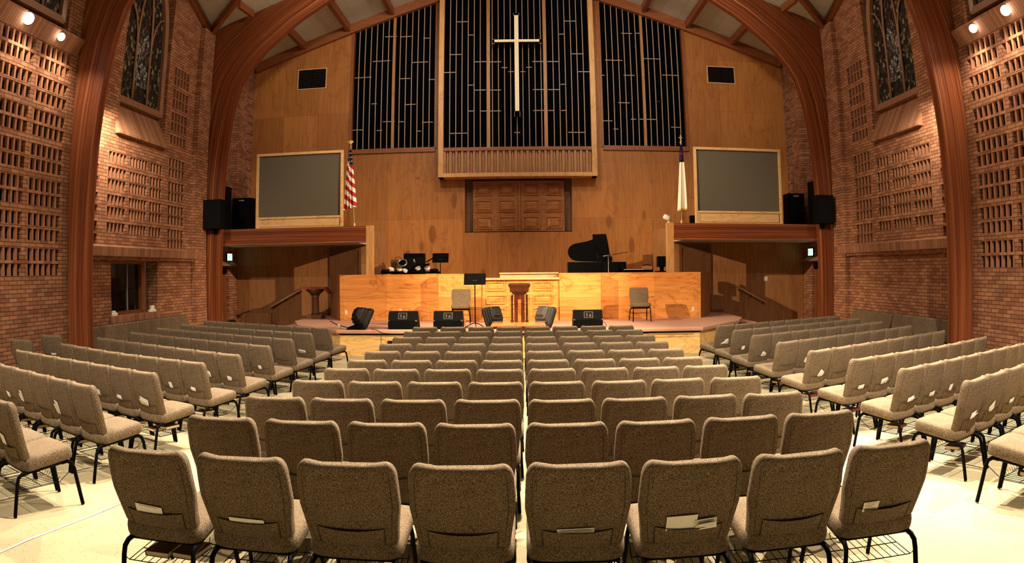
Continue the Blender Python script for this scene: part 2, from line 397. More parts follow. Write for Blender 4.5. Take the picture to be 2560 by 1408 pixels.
# ------------------------------------------------------------------ floor and platform
fl = MB()
for y0, y1 in ((-3, 3.5), (3.5, 8.2), (8.2, 22.0)):
    fl.quad((-9.6, y0, floor_z(y0)), (9.6, y0, floor_z(y0)), (9.6, y1, floor_z(y1)), (-9.6, y1, floor_z(y1)))
for a, b in ((-9.6, 9.6),):
    fl.quad((a, -3, -.12), (b, -3, -.12), (b, -3, .155), (a, -3, .155))
struct(fl.build('floor', M['carpet']))
sm_ = MB(); p0, p1 = Vector((-3.36, 3.0, floor_z(3) + .004)), Vector((-3.06, 5.6, floor_z(5.6) + .004))
sm_.tube([p0, Vector((-3.30, 3.5, floor_z(3.5) + .006)), Vector((-3.18, 4.3, floor_z(4.3) + .006)), p1], .006, 6)
tag(sm_.build('carpet_seam', M['paper']), 'thin pale seam line running across the cream carpet at lower left', 'carpet seam')

PZ = .61
plat = thing('stage_platform', 'low carpeted stage platform with pale plywood front below the choir wall', 'platform', (0, 16.5, 0))
plat.location = (0, 0, 0)
outline = [(-4.25, 15.35), (4.2, 15.35), (5.72, 17.3), (6.15, 18.3), (6.3, 20.59), (-6.3, 20.59), (-6.3, 18.35), (-5.75, 16.95)]
MB().prism(outline, PZ - .085, PZ, 'z').build('carpet_top', M['stage_carpet'], plat, .02)
inner = [(x * .985, y + .07 if y < 20 else y) for x, y in outline]
MB().prism(inner, .0, PZ - .085, 'z').build('front_panel', M['fascia'], plat)
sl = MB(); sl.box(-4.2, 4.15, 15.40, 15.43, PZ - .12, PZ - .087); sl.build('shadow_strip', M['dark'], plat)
for x in (-3.2, 1.4): MB().box(x - .005, x + .005, 15.412, 15.42, .02, PZ - .1).build('panel_joint', M['dark_door'], plat)
vb = MB()
vb.box(-3.05, -2.72, 15.40, 15.44, .28, .36)
vb.build('floor_outlet', M['dark'], plat)
MB().box(2.55, 2.86, 15.40, 15.44, .28, .36).build('floor_outlet', M['dark'], plat)

# ------------------------------------------------------------------ side walls
WX = 9.05
def screen_wall(s, parts, name):
    """brick wall at x = s*WX made of rectangles with pierced openings: parts = [(y0,y1,z0,z1,openings,extra_x)]"""
    mb = MB()
    def V(dx, y, z): return (s * (WX + dx), y, z)
    def q(a, b, c, d, mi=0):
        mb.quad(*( (a, b, c, d) if s > 0 else (d, c, b, a) ), mi)
    for (y0, y1, z0, z1, ops, dx) in parts:
        ys = sorted({y0, y1} | {v for o in ops for v in o[:2] if y0 <= v <= y1}); zs = sorted({z0, z1} | {v for o in ops for v in o[2:] if z0 <= v <= z1})
        inside = lambda y, z: any(o[0] < y < o[1] and o[2] < z < o[3] for o in ops)
        # merge along y for each z band
        for z_a, z_b in zip(zs, zs[1:]):
            run = None
            for a, b in list(zip(ys, ys[1:])) + [(None, None)]:
                solid = a is not None and not inside((a + b) / 2, (z_a + z_b) / 2)
                if solid: run = (run[0], b) if run else (a, b)
                elif run:
                    q(V(dx, run[0], z_a), V(dx, run[0], z_b), V(dx, run[1], z_b), V(dx, run[1], z_a)); run = None
        for (a, b, c, d) in ops:
            D = dx + .17
            q(V(dx, a, c), V(dx, b, c), V(D, b, c), V(D, a, c)); q(V(dx, a, d), V(D, a, d), V(D, b, d), V(dx, b, d))
            q(V(dx, a, c), V(D, a, c), V(D, a, d), V(dx, a, d)); q(V(dx, b, c), V(dx, b, d), V(D, b, d), V(D, b, c))
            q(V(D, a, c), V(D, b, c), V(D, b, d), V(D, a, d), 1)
    return mb
def fins(mb, s, y0, y1, n, z0, z1, dx=0, frac=.31):
    """upright bricks standing in an opening: n gaps"""
    p = (y1 - y0) / n
    for k in range(n):
        a = y0 + k * p
        mb.box(s * (WX + dx + .006), s * (WX + dx + .075), a + .002, a + p * frac, z0 - .001, z1 + .001, 2)

def rows_near():
    r = []
    for k in range(7): r += [(1.95 + .66 * k, 1.95 + .66 * k + .22), (1.95 + .66 * k + .28, 1.95 + .66 * k + .51)]
    return r
def rows_far(k0, k1):
    r = []
    for k in range(k0, k1): r += [(2.62 + .62 * k, 2.62 + .62 * k + .225), (2.62 + .62 * k + .27, 2.62 + .62 * k + .495)]
    return r
for s in (-1, 1):
    side = 'left' if s < 0 else 'right'
    ops = []; fin = []
    for b0 in (10.285, 9.08, 7.875, 6.67):
        for z0, z1 in rows_near(): ops.append((b0, b0 + 1.065, z0, z1)); fin.append((b0, b0 + 1.065, 6, z0, z1))
    far_ops = []; far_fin = []
    for z0, z1 in rows_far(0, 8):
        far_ops.append((15.95, 16.86, z0, z1)); far_fin.append((15.95, 16.86, 5, z0, z1))
        far_ops.append((12.02, 12.72, z0, z1)); far_fin.append((12.02, 12.72, 4, z0, z1))
    for z0, z1 in rows_far(0, 4)[1:7]:
        for a, b, n in ((13.08, 13.88, 5), (14.02, 14.86, 6), (14.99, 15.62, 4)):
            far_ops.append((a, b, z0, z1)); far_fin.append((a, b, n, z0, z1))
    # window recess of the far bay, of the near bay, and the dark control-room window on the left
    zr, zn = 5.98, 7.06
    holes = [(13.42, 15.66, zr, 10.6)]
    near_hole = (8.86, 11.12, zn, 10.6)
    low = [(13.29, 15.45, 1.02, 2.27)] if s < 0 else []
    mb = MB()
    W1 = screen_wall(s, [(3.0, 11.75, 0, 6.46, ops, 0), (3.0, near_hole[0], 6.46, 6.95, [], 0), (near_hole[1], 11.75, 6.46, 6.95, [], 0), (near_hole[0], near_hole[1], 6.46, 6.7, [], 0), (3.0, near_hole[0], 6.95, 9.0, [], 0), (near_hole[1], 11.75, 6.95, 9.0, [], 0),
                         ], 'wall')
    for f in fin: fins(W1, s, *f)
    far_in = [o for o in far_ops if not (o[3] > 5.0 and 13.0 < o[0] < 15.8)]
    low_ops = []
    W1b = screen_wall(s, [(11.75, 18.2, 2.3, 5.2, [o for o in far_in if o[3] < 5.2], 0)], 'wall')
    hi = [o for o in far_in if o[2] > 5.1]
    mid = [o for o in far_in if o[2] <= 5.2 <= o[3]]
    W2 = screen_wall(s, [(11.75, 13.42, 5.2, 9.0, [o for o in hi if o[0] < 13], 0), (15.66, 18.1, 5.2, 9.0, [o for o in hi if o[0] > 15], 0), (13.42, 15.66, 5.2, 5.28, [], 0)], 'wall')
    for f in far_fin: fins(W1b, s, *f, .0, .27)
    for X_ in (W1b, W2): W1.add(X_.v, X_.f, 0); W1.m[-len(X_.m):] = X_.m
    def q(a, b, c, d, mi=0): W1.quad(*((a, b, c, d) if s > 0 else (d, c, b, a)), mi)
    def V(dx, y, z): return (s * (WX + dx), y, z)
    # lower far wall with optional window hole
    ylist = [(11.75, 18.2, 0, 2.3)]
    if low:
        a, b, c, d = low[0]
        ylist = [(11.75, a, 0, 2.3), (b, 18.2, 0, 2.3), (a, b, 0, c), (a, b, d, 2.3)]
        D = .36
        q(V(0, a, c), V(0, b, c), V(D, b, c), V(D, a, c)); q(V(0, a, d), V(D, a, d), V(D, b, d), V(0, b, d))
        q(V(0, a, c), V(D, a, c), V(D, a, d), V(0, a, d)); q(V(0, b, c), V(0, b, d), V(D, b, d), V(D, b, c))
    for a, b, c, d in ylist: q(V(0, a, c), V(0, a, d), V(0, b, d), V(0, b, c))
    # chancel stretch beyond the arch
    ch = []; chf = []
    for k in range(9):
        for off in (0, .265):
            z0 = 3.7 + .62 * k + off; ch.append((21.06, 21.74, z0, z0 + .21)); chf.append((21.06, 21.74, 4, z0, z0 + .21))
    W3 = screen_wall(s, [(18.2, 19.2, 2.35, 9.6, [], 0), (18.1, 18.2, 5.2, 9.6, [], 0), (19.2, 20.2, 2.35, 5.1, [], 0), (19.2, 20.2, 8.6, 9.6, [], 0), (20.2, 21.85, 2.35, 9.6, ch, 0),
                         (18.2, 19.0, 0, 2.35, [], 0), (19.95, 21.85, 0, 2.35, [], 0)], 'wall')
    for f in chf: fins(W3, s, *f)
    W1.add(W3.v, W3.f, 0); W1.m[-len(W3.m):] = W3.m
    for a, b, c, d in ((19.2, 20.2, 5.1, 8.6), (19.0, 19.95, 0, 2.2)):   # reveals of the tall blind window and of the side doorway
        D = .3
        q(V(0, a, c), V(0, b, c), V(D, b, c), V(D, a, c)); q(V(0, a, d), V(D, a, d), V(D, b, d), V(0, b, d))
        q(V(0, a, c), V(D, a, c), V(D, a, d), V(0, a, d)); q(V(0, b, c), V(0, b, d), V(D, b, d), V(D, b, c))
    q(V(0, 19.0, 2.2), V(0, 19.0, 2.35), V(0, 19.95, 2.35), V(0, 19.95, 2.2))
    # gables above the eaves
    for g0, g1 in ((5.1, 11.6), (11.6, 18.1)):
        hole = near_hole if g0 < 11 else holes[0]
        gm = (g0 + g1) / 2; zt = lambda y: 9.0 + (1 - abs(y - gm) / 3.25) * 1.25
        for a, b in ((g0, hole[0]), (hole[1], g1)):
            q(V(0, a, 9.0), V(0, a, zt(a)), V(0, b, zt(b)), V(0, b, 9.0))
        # recess: jambs and head
        a, b, c = hole[0], hole[1], hole[2]; D = .32; zh = 9.9
        c -= .6; q(V(0, a, c), V(D, a, c), V(D, a, zt(a)), V(0, a, zt(a))); q(V(0, b, c), V(0, b, zt(b)), V(D, b, zt(b)), V(D, b, c))
        q(V(D, a, c), V(D, a, 10.4), V(D, b, 10.4), V(D, b, c))
    # pilaster by the far arch and beyond it
    W1.box(s * WX, s * (WX - .16), 17.3, 18.02, 0, 9.0)
    W1.box(s * WX, s * (WX - .12), 20.25, 21.0, 3.3, 9.4)
    wall = struct(W1.build('wall_' + side, [M['brick'], M['dark'], M['brick_plain']]))
    # sloping brick sills and ledges
    LB = MB()
    def prof(pts, y0, y1): LB.prism([(s * x, z) for x, z in pts], y0, y1, 'y')
    prof([(9.36, 6.04), (9.36, 5.4), (9.04, 5.14), (8.92, 5.14), (8.92, 5.2)], 13.3, 15.66)              # far window sill
    prof([(9.04, 6.80), (9.04, 6.44), (8.84, 6.72), (8.84, 6.77)], 5.6, 11.5); prof([(9.36, 7.1), (9.36, 6.6), (9.0, 6.6), (9.0, 6.78)], 8.86, 11.12)               # near window sill / light ledge
    prof([(9.06, 2.61), (9.06, 2.36), (8.86, 2.36), (8.84, 2.56)], 11.95, 17.75)                         # long ledge
    prof([(9.06, 2.36), (9.06, 2.29), (8.93, 2.29), (8.93, 2.36)], 11.95, 17.62)
    prof([(9.06, 2.37), (9.06, 2.18), (8.80, 2.18)], 18.6, 20.2)                                          # hood over the side doorway
    if s < 0: LB.box(s * 9.06, s * 9.035, 13.2, 15.55, .86, 1.02)
    struct(LB.build('trim_1' if s < 0 else 'trim_2', M['rowlock']))
    # blind behind the tall slot and timber side door below
    b = MB(); b.box(s * (WX + .2), s * (WX + .24), 19.2, 20.2, 5.1, 8.6)
    tag(b.build('window_blind', M['cream']), 'tall cream blind in the narrow window beside the %s chancel arch' % side, 'blind')
    dn = 'door_1' if s < 0 else 'door_2'
    d = struct(MB().box(s * (WX + .2), s * (WX + .26), 19.0, 19.95, 0, 2.2).build(dn, M['cream']))
    j = MB(); j.box(s * (WX + .02), s * (WX + .2), 19.32, 19.44, 0, 2.2); j.box(s * (WX + .1), s * (WX + .2), 19.86, 19.95, 0, 2.2)
    j.build('door_jamb', M['redwood'], d)

    # pointed stained-glass windows
    for n_, (a, b, c, dz) in enumerate(((13.42, 15.66, zr, 0), (8.86, 11.12, zn, 0))):
        win = struct(bpy.data.objects.new('window_%d' % ((0 if s < 0 else 2) + n_ + 2), None)); COL.objects.link(win)
        ym = (a + b) / 2; hw = (b - a) / 2 - .02; zs = 7.6 if n_ == 0 else 8.3
        def arch(h, zb, zspr, rise, n=14):
            pts = [(ym - h, zb)]
            for k in range(n + 1):
                t = k / n; pts.append((ym - h + h * t, zspr + rise * math.sin(math.acos(1 - t)) ** .9))
            for k in range(n - 1, -1, -1):
                t = k / n; pts.append((ym + h - h * t, zspr + rise * math.sin(math.acos(1 - t)) ** .9))
            pts.append((ym + h, zb)); return pts
        rise = 2.2 if n_ == 0 else 1.9
        o_ = arch(hw, c, zs, rise); i_ = arch(hw - .13, c + .12, zs, rise - .2)
        fr = MB(); n2 = len(o_)
        for dx0, dx1 in ((.08, .28),):
            for k in range(n2 - 1):
                for (pA, pB) in (((o_[k], o_[k + 1]), (i_[k], i_[k + 1])),):
                    A, B = pA; Cc, Dd = pB
                    vs = [V(dx0, *A), V(dx0, *B), V(dx0 + .03, *Dd), V(dx0 + .03, *Cc)]
                    fr.quad(*vs); fr.quad(V(dx0 + .03, *Cc), V(dx0 + .03, *Dd), V(dx1, *Dd), V(dx1, *Cc)); fr.quad(V(dx1, *A), V(dx0, *A), V(dx0, *B), V(dx1, *B))
        fr.box(s * (WX + .1), s * (WX + .28), a, b, c - .02, c + .13)
        fr.build('window_frame', M['windowframe'], win)
        gl = MB(); gl.prism([(p[0], p[1]) for p in i_], s * (WX + .2), s * (WX + .23), 'x'); gl.build('stained_glass', M['stained'], win)
        cw_ = (hw - .13) * .36; zc = zs + rise * .45
        pl = MB(); pl.prism([(ym - cw_, c + .55), (ym + cw_, c + .55), (ym + cw_, zs - .2), (ym + cw_ * .7, zs + .25), (ym, zs + .55), (ym - cw_ * .7, zs + .25), (ym - cw_, zs - .2)], s * (WX + .185), s * (WX + .2), 'x'); pl.build('stained_glass', M['stained_pale'], win)
        for e in (-1, 1):
            y_ = ym + e * (hw - .13) * .36
            mu = MB(); top = zs + rise * .62
            pts = [V(.17, y_, c + .1), V(.17, y_, zs - .1)]
            pts += [V(.17, y_ - e * (hw * .36) * (1 - math.cos(t * PI / 2)) * 1.0, zs - .1 + (rise * .82) * math.sin(t * PI / 2)) for t in (.2, .4, .6, .8, 1)]
            mu.tube(pts, .035, 6)
            pts = [V(.17, y_, zs - .1)] + [V(.17, y_ + e * (hw - .13) * .6 * (1 - math.cos(t * PI / 2)), zs - .1 + rise * .5 * math.sin(t * PI / 2)) for t in (.25, .5, .75, 1)]
            mu.tube(pts, .028, 6)
            mu.build('mullion', M['windowframe'], win)

# left control-room window
w1 = struct(bpy.data.objects.new('window_1', None)); COL.objects.link(w1)
MB().box(-WX - .30, -WX - .33, 13.29, 15.1, 1.02, 2.27).build('window_pane', M['glass'], w1)
for y_ in (13.66, 14.42): MB().box(-WX - .27, -WX - .30, y_ - .012, y_ + .012, 1.08, 2.22).build('glazing_bar', M['bars'], w1)
fr = MB(); fr.box(-WX - .2, -WX - .36, 14.98, 15.14, 1.02, 2.27); fr.box(-WX - .2, -WX - .36, 13.29, 15.0, 1.02, 1.10); fr.box(-WX - .2, -WX - .36, 13.29, 15.0, 2.2, 2.27)
fr.build('window_frame', M['redwood'], w1)
def chunk(label, y_, w, h, sh):
    o = MB(); o.box(-WX - .02, -WX - .14, y_, y_ + w, 1.021, 1.021 + h)
    if sh: o.box(-WX - .03, -WX - .12, y_ + w * .25, y_ + w * .75, 1.02 + h, 1.02 + h + sh)
    tag(o.build('desk_phone' if sh > .06 else 'paper_box', M['white'], None, .008), label, 'telephone' if sh > .06 else 'box')
chunk('small white box on the near end of the dark window sill', 13.32, .26, .07, .05)
chunk('white telephone on the far end of the dark window sill', 15.16, .24, .06, .1)

# ------------------------------------------------------------------ ceiling: roof planes, cross gables
SL = .341; RZ = 12.25
rz = lambda x: RZ - SL * abs(x)
ce = MB()
for s in (-1, 1):
    def tri(*p):
        p = list(p)
        ce.add(p, [tuple(range(len(p))) if s < 0 else tuple(range(len(p)))[::-1]])
    e = lambda x, y: (s * x, y, rz(x))
    tri(e(0, 18.1), e(9.05, 18.1), e(9.05, 21.9), e(0, 21.9))
    for g0, g1 in ((-1.4, 5.1), (5.1, 11.6), (11.6, 18.1)):
        gm = (g0 + g1) / 2; xa = 5.65
        tri(e(0, g0), e(9.05, g0), e(xa, gm), e(0, gm)); tri(e(0, gm), e(xa, gm), e(9.05, g1), e(0, g1))
        zr_ = rz(xa)
        tri((s * 9.05, g0, rz(9.05)), (s * 9.36, g0, rz(9.05)), (s * 9.36, gm, zr_), (s * xa, gm, zr_))
        tri((s * 9.36, gm, zr_), (s * 9.36, g1, rz(9.05)), (s * 9.05, g1, rz(9.05)), (s * xa, gm, zr_))
struct(ce.build('ceiling', M['ceil']))
def beam(p, q_, w, h, label, group=None, mat='redwood'):
    """rectangular timber from p to q, top edge on the line"""
    p, q_ = Vector(p), Vector(q_); d = (q_ - p).normalized(); u = d.cross(Vector((0, 0, 1))).normalized(); dn = u.cross(d).normalized()
    if dn.z > 0: dn = -dn
    b = MB(); vs = []
    for t in (p, q_):
        for a, c in ((-1, 0), (1, 0), (1, 1), (-1, 1)): vs.append(t + u * (a * w / 2) + dn * (c * h))
    b.add(vs, [(3, 2, 1, 0), (4, 5, 6, 7), (0, 1, 5, 4), (1, 2, 6, 5), (2, 3, 7, 6), (3, 0, 4, 7)])
    return tag(b.build('roof_beam', M[mat], None, .01), label, 'roof beam', group)
for s in (-1, 1):
    sd = 'left' if s < 0 else 'right'
    beam((s * 9.1, 21.72, rz(9.1) + .05), (0, 21.72, rz(0) + .05), .2, .36, 'sloping rake beam along the top of the %s half of the organ wall' % sd, None, 'redwoodx')
    for k, x in enumerate((7.25, 5.7, 4.22, 2.75, 1.3)):
        beam((s * x, 18.3, rz(x) + .02), (s * x, 21.65, rz(x) + .02), .15, .26,
             'roof beam running back to the organ wall, %s from the %s side wall' % (('nearest', 'second', 'third', 'fourth', 'fifth')[k], sd), 'purlins over the chancel')
    for k, x in enumerate((5.2, 3.7, 2.2, .75)):
        beam((s * x, 11.9, rz(x) + .02), (s * x, 17.95, rz(x) + .02), .15, .26, 'roof beam over the nave between the arches, %s on the %s half' % (('lowest', 'second', 'third', 'topmost')[k], sd), 'purlins over the nave')
    beam((s * 9.0, 17.9, rz(9.05) + .0), (s * 5.65, 14.85, rz(5.65) + .02), .14, .24, 'valley beam climbing forward from the top of the %s chancel arch' % sd)
    beam((s * 9.0, 18.0, 9.12), (s * 9.0, 14.85, rz(5.65)), .13, .26, 'gable beam above the %s stained-glass window, stage half' % sd)
    beam((s * 9.0, 11.7, 9.12), (s * 9.0, 14.85, rz(5.65)), .13, .26, 'gable beam above the %s stained-glass window, near half' % sd)
    beam((s * 7.75, 17.0, 9.56), (s * 7.7, 17.95, 9.6), .1, .2, 'short jack beam between valley and arch on the %s' % sd)

# laminated arches
INN = [(8.47, 0), (8.44, 1.7), (8.40, 3.2), (8.35, 4.5), (8.29, 5.3), (8.22, 5.9), (8.10, 6.7), (7.92, 7.35), (7.68, 7.75), (7.42, 8.08), (7.15, 8.38), (6.87, 8.65), (6.5, 8.98), (6.17, 9.24), (5.45, 9.7), (4.6, 10.15), (3.5, 10.62), (2.2, 11.08), (1.0, 11.42), (0, 11.66)]
INN = [(x + (.07 if z < 8.5 else .035 if z < 9.8 else 0), z + (.03 if z > 7 else 0)) for x, z in INN]
OUT = [(9.02, 0), (9.02, 1.7), (9.02, 3.2), (9.02, 4.5), (9.02, 5.3), (9.02, 5.9), (9.02, 6.8), (9.02, 7.7), (9.02, 8.3), (9.0, 8.75), (8.95, 9.12), (8.5, 9.34), (7.9, 9.53), (7.35, 9.72), (6.3, 10.1), (5.2, 10.46), (3.9, 10.91), (2.4, 11.42), (1.1, 11.86), (0, 12.22)]
def arch(s, y0, y1, label):
    mb = MB(); n = len(INN); L = 0; us = []
    for i in range(n):
        if i: L += math.dist(INN[i], INN[i - 1])
        us.append(L)
    K = 6
    for y, flip in ((y0, s > 0), (y1, s < 0)):
        vs = []; uv = []
        for i in range(n):
            for k in range(K + 1):
                t = k / K; x = INN[i][0] * (1 - t) + OUT[i][0] * t; z = INN[i][1] * (1 - t) + OUT[i][1] * t
                vs.append((s * x, y, z)); uv.append((us[i], t * math.dist(INN[i], OUT[i]) + (3 if s > 0 else 0) + y0))
        fs = [(i * (K + 1) + k, i * (K + 1) + k + 1, (i + 1) * (K + 1) + k + 1, (i + 1) * (K + 1) + k) for i in range(n - 1) for k in range(K)]
        mb.add(vs, [f[::-1] if flip else f for f in fs], 0, False, uv)
    for i in range(n - 1):
        for P_, fl_ in ((INN, 1), (OUT, -1)):
            a, b = P_[i], P_[i + 1]
            vs = [(s * a[0], y0, a[1]), (s * a[0], y1, a[1]), (s * b[0], y1, b[1]), (s * b[0], y0, b[1])]
            uv = [(us[i] * .3, 11.0), (us[i] * .3, 11.03), (us[i + 1] * .3, 11.03), (us[i + 1] * .3, 11.0)]
            f = (0, 1, 2, 3) if (fl_ * s > 0) else (3, 2, 1, 0)
            mb.add(vs, [f], 0, False, uv)
    return tag(mb.build('laminated_arch', M['glulam']), label, 'arch')
arch(-1, 11.6, 11.81, 'nearer left laminated wood arch rising beside the pierced brick wall')
arch(1, 11.6, 11.81, 'nearer right laminated wood arch rising beside the pierced brick wall')
arch(-1, 18.1, 18.30, 'far left laminated wood arch where the balcony meets the wall')
arch(1, 18.1, 18.30, 'far right laminated wood arch where the balcony meets the wall')

# ------------------------------------------------------------------ organ wall
YB = 21.8
bw = MB()
def bq(poly):   # front of the wall at YB facing the camera
    bw.add([(x, YB, z) for x, z in poly], [tuple(range(len(poly)))])
G0, G1, GZ = 2.72, 5.52, 5.94       # side grilles
GC, GCZ = 2.5, 5.05
top = lambda x: rz(x) + .05
for s in (-1, 1):
    P_ = [[(9.1, .4), (GC, .4), (GC, GZ), (9.1, GZ)], [(9.1, GZ), (G1, GZ), (G1, top(G1)), (9.1, top(9.1))], [(G0, GZ), (GC, GZ), (GC, top(GC)), (G0, top(G0))]]
    for poly in P_:
        poly = [(s * x, z) for x, z in poly]
        ar = sum(poly[i][0] * poly[(i + 1) % 4][1] - poly[(i + 1) % 4][0] * poly[i][1] for i in range(4))
        bq(poly if ar > 0 else poly[::-1])
DX0, DX1, DZ0, DZ1 = -1.76, 1.68, 3.2, 4.9
for poly in ([(-GC, .4), (GC, .4), (GC, DZ0), (-GC, DZ0)], [(-GC, DZ0), (DX0, DZ0), (DX0, DZ1), (-GC, DZ1)], [(DX1, DZ0), (GC, DZ0), (GC, DZ1), (DX1, DZ1)], [(-GC, DZ1), (GC, DZ1), (GC, GZ), (-GC, GZ)]): bq(poly)
struct(bw.build('wall_back', M['ply']))
# dark niche lining of the doors
ni = MB(); ni.box(DX0, DX0 + .02, YB, YB + .25, DZ0, DZ1); ni.box(DX1 - .02, DX1, YB, YB + .25, DZ0, DZ1); ni.box(DX0, DX1, YB, YB + .25, DZ0 - .02, DZ0); ni.box(DX0, DX1, YB, YB + .25, DZ1, DZ1 + .02)
ni.box(DX0, DX1, YB + .25, YB + .27, DZ0, DZ1)
struct(ni.build('trim_3', M['dark_door']))
# panelled doors above the choir
pd = thing('panelled_doors', 'pair of dark wooden doors with raised panels set in the organ wall', 'cabinet doors', (0, YB, DZ0))
for k, (a, b) in enumerate(((-1.50, -.06), (.04, 1.44))):
    d = MB(); zt = DZ1 - .06 - DZ0
    d.box(a, b, .12, .17, .01, zt); dr = d.build('door_leaf', M['door'], pd, .006)
    rw = (b - a)
    for r in range(3):
        for c in range(2):
            x0 = a + .07 + c * (rw / 2 + .02); x1 = x0 + rw / 2 - .17; z0 = .09 + r * .54; z1 = z0 + .38
            p = MB(); i1, i2 = .035, .13
            vs = []
            for (ins, yy) in ((0, .12), (0, .075), (i1, .075), (i1, .112), (i2, .07)):
                vs += [(x0 + ins, yy, z0 + ins * .75), (x1 - ins, yy, z0 + ins * .75), (x1 - ins, yy, z1 - ins * .75), (x0 + ins, yy, z1 - ins * .75)]
            fs = [(4 * L + i, 4 * L + (i + 1) % 4, 4 * (L + 1) + (i + 1) % 4, 4 * (L + 1) + i) for L in range(4) for i in range(4)] + [(16, 17, 18, 19)]
            p.add(vs, fs); p.build('raised_panel', M['door'], dr)
MB().box(-.05, .03, .09, .17, .01, DZ1 - .06 - DZ0).build('centre_stile', M['door'], pd, .004)

PXL = lambda x: 480 + x / 3.353
def bars_h(par, rows, ox, Y, w=.024, oy=0):
    for (y, a, b) in rows:
        x0, z0 = atY(ox + a / 3.353, oy + y / 3.353, Y); x1, z1 = atY(ox + b / 3.353, oy + y / 3.353, Y)
        MB().box(x0 - .02, x1 + .02, Y - .02, Y + .01, z0 - w / 2, z0 + w / 2).build('short_rail', M['bars'], par)
LH = [(310, 1625, 1715), (310, 1750, 1835), (322, 1945, 1985), (517, 1520, 1655), (525, 1845, 1975), (655, 1370, 1500), (662, 1740, 1825), (668, 1990, 2030), (872, 1510, 1545), (878, 1790, 1870), (1022, 1605, 1695), (1022, 1735, 1770), (1027, 1935, 2015), (1093, 1350, 1430), (1095, 1555, 1590), (1100, 1885, 1915)]
RH3 = [(280, 1725, 1805), (280, 1845, 1880), (505, 1590, 1725), (492, 1905, 2045), (632, 1545, 1575), (632, 1745, 1825), (862, 1700, 1785), (850, 2030, 2060), (1000, 1805, 1840), (1000, 1880, 2015), (1013, 1560, 1640), (1083, 1660, 1690)]
RH4 = [(630, 190, 320), (850, 150, 185), (1067, 265, 340)]
CH = [(185, 340, 430), (295, 440, 478), (460, 285, 375), (610, 235, 325), (520, 490, 585), (520, 620, 708), (568, 725, 760), (602, 780, 815), (602, 880, 910), (565, 930, 965), (517, 980, 1068), (517, 1105, 1195), (177, 1250, 1335), (287, 1205, 1240), (452, 1310, 1400), (602, 1365, 1450), (715, 440, 475), (757, 490, 580), (757, 620, 708), (752, 985, 1070), (752, 1112, 1200), (708, 1217, 1252), (932, 440, 478), (932, 543, 585), (932, 620, 708), (927, 987, 1070), (927, 1115, 1150), (927, 1222, 1258), (1120, 285, 425), (1112, 830, 868), (1110, 1280, 1410)]
for s in (-1, 1):
    sd = 'left' if s < 0 else 'right'
    g = thing('organ_grille', 'tall dark organ grille of thin bars, %s of the central one with the cross' % sd, 'organ grille', (0, 0, 0))
    poly = [(s * G0, GZ), (s * G1, GZ), (s * G1, top(G1) - .3), (s * G0, top(G0) - .3)]
    MB().prism(poly, YB + .16, YB + .2, 'y').build('backing_cloth', M['black_cloth'], g)
    fr = MB(); fr.box(s * G0, s * (G1 + .05), YB - .06, YB + .1, GZ - .12, GZ + .03)
    fr.box(s * (G1 - .02), s * (G1 + .06), YB - .05, YB + .16, GZ, top(G1) - .3); fr.box(s * (G0 + .02), s * (G0 - .06), YB - .05, YB + .16, GZ, top(G0) - .3)
    fr.build('frame', M['redwoodx'], g)
    b = MB(); n = 14; w = (G1 - G0) / n
    for k in range(1, n):
        if k == 7: continue
        x = G0 + k * w; b.box(s * (x - .0125), s * (x + .0125), YB - .01, YB + .03, GZ, top(x) - .3)
    b.build('grille_bars', M['bars'], g)
    x = G0 + 7 * w
    MB().box(s * (x - .045), s * (x + .045), YB - .05, YB + .05, GZ, top(x) - .3).build('mullion', M['grille_oak'], g)
    if s < 0: bars_h(g, LH, 480, YB)
    else: bars_h(g, RH3, 1040, YB); bars_h(g, RH4, 1600, YB)
YC = 21.3
g = thing('organ_grille', 'central projecting organ grille in a pale oak frame behind the cross', 'organ grille', (0, 0, 0))
xl, xr = atY(1108, 400, YC)[0], atY(1480, 400, YC)[0]; xo0, xo1 = atY(1095, 430, YC)[0], atY(1494, 430, YC)[0]
zt = atY(1295, 370, YC)[1]; zb = atY(1295, 431, YC)[1]; zb0 = atY(1295, 441, YC)[1]
MB().box(xl, xr, YC + .2, YC + .24, zt, 12.1).build('backing_cloth', M['black_cloth'], g)
f = MB(); f.box(xo0, xl, YC, YB + .02, zb0, 11.75); f.box(xr, xo1, YC, YB + .02, zb0, 11.75); f.box(xo0, xo1, YC - .03, YB + .02, zb0, zb)
f.build('oak_frame', M['oak'], g, .008)
MB().box(xl, xr, YC + .02, YC + .14, zt - .06, zt + .05).build('sill', M['redwoodx'], g)
sl = MB(); n = 25; w = (xr - xl) / n
sl.box(xl, xr, YC + .16, YC + .19, zb, zt)
for k in range(n):
    a = xl + k * w; sl.box(a + w * .0, a + w * .42, YC + .05, YC + .16, zb, zt - .05); sl.box(a + w * .58, a + w * .8, YC + .1, YC + .16, zb, zt - .05)
sl.build('slatted_apron', M['grille_oak'], g)
b = MB()
m1, m2 = atY(1221, 300, YC)[0], atY(1365, 300, YC)[0]
for k in range(1, 24):
    x = xl + k * (xr - xl) / 24
    if min(abs(x - m1), abs(x - m2)) < .07: continue
    b.box(x - .012, x + .012, YC + .05, YC + .09, zt, 11.9)
b.build('grille_bars', M['bars'], g)
for x in (m1, m2): MB().box(x - .055, x + .055, YC - .0, YC + .1, zt, 11.9).build('mullion', M['grille_oak'], g)
bars_h(g, CH, 1040, YC + .05)
for px in (1148, 1245, 1342, 1440):
    x, _ = atY(px, 441, YC + .1); MB().lathe([(.05, zb0 - .05), (.045, zb0)], x, YC + .15, 12).build('downlight_can', M['greymetal'], g)
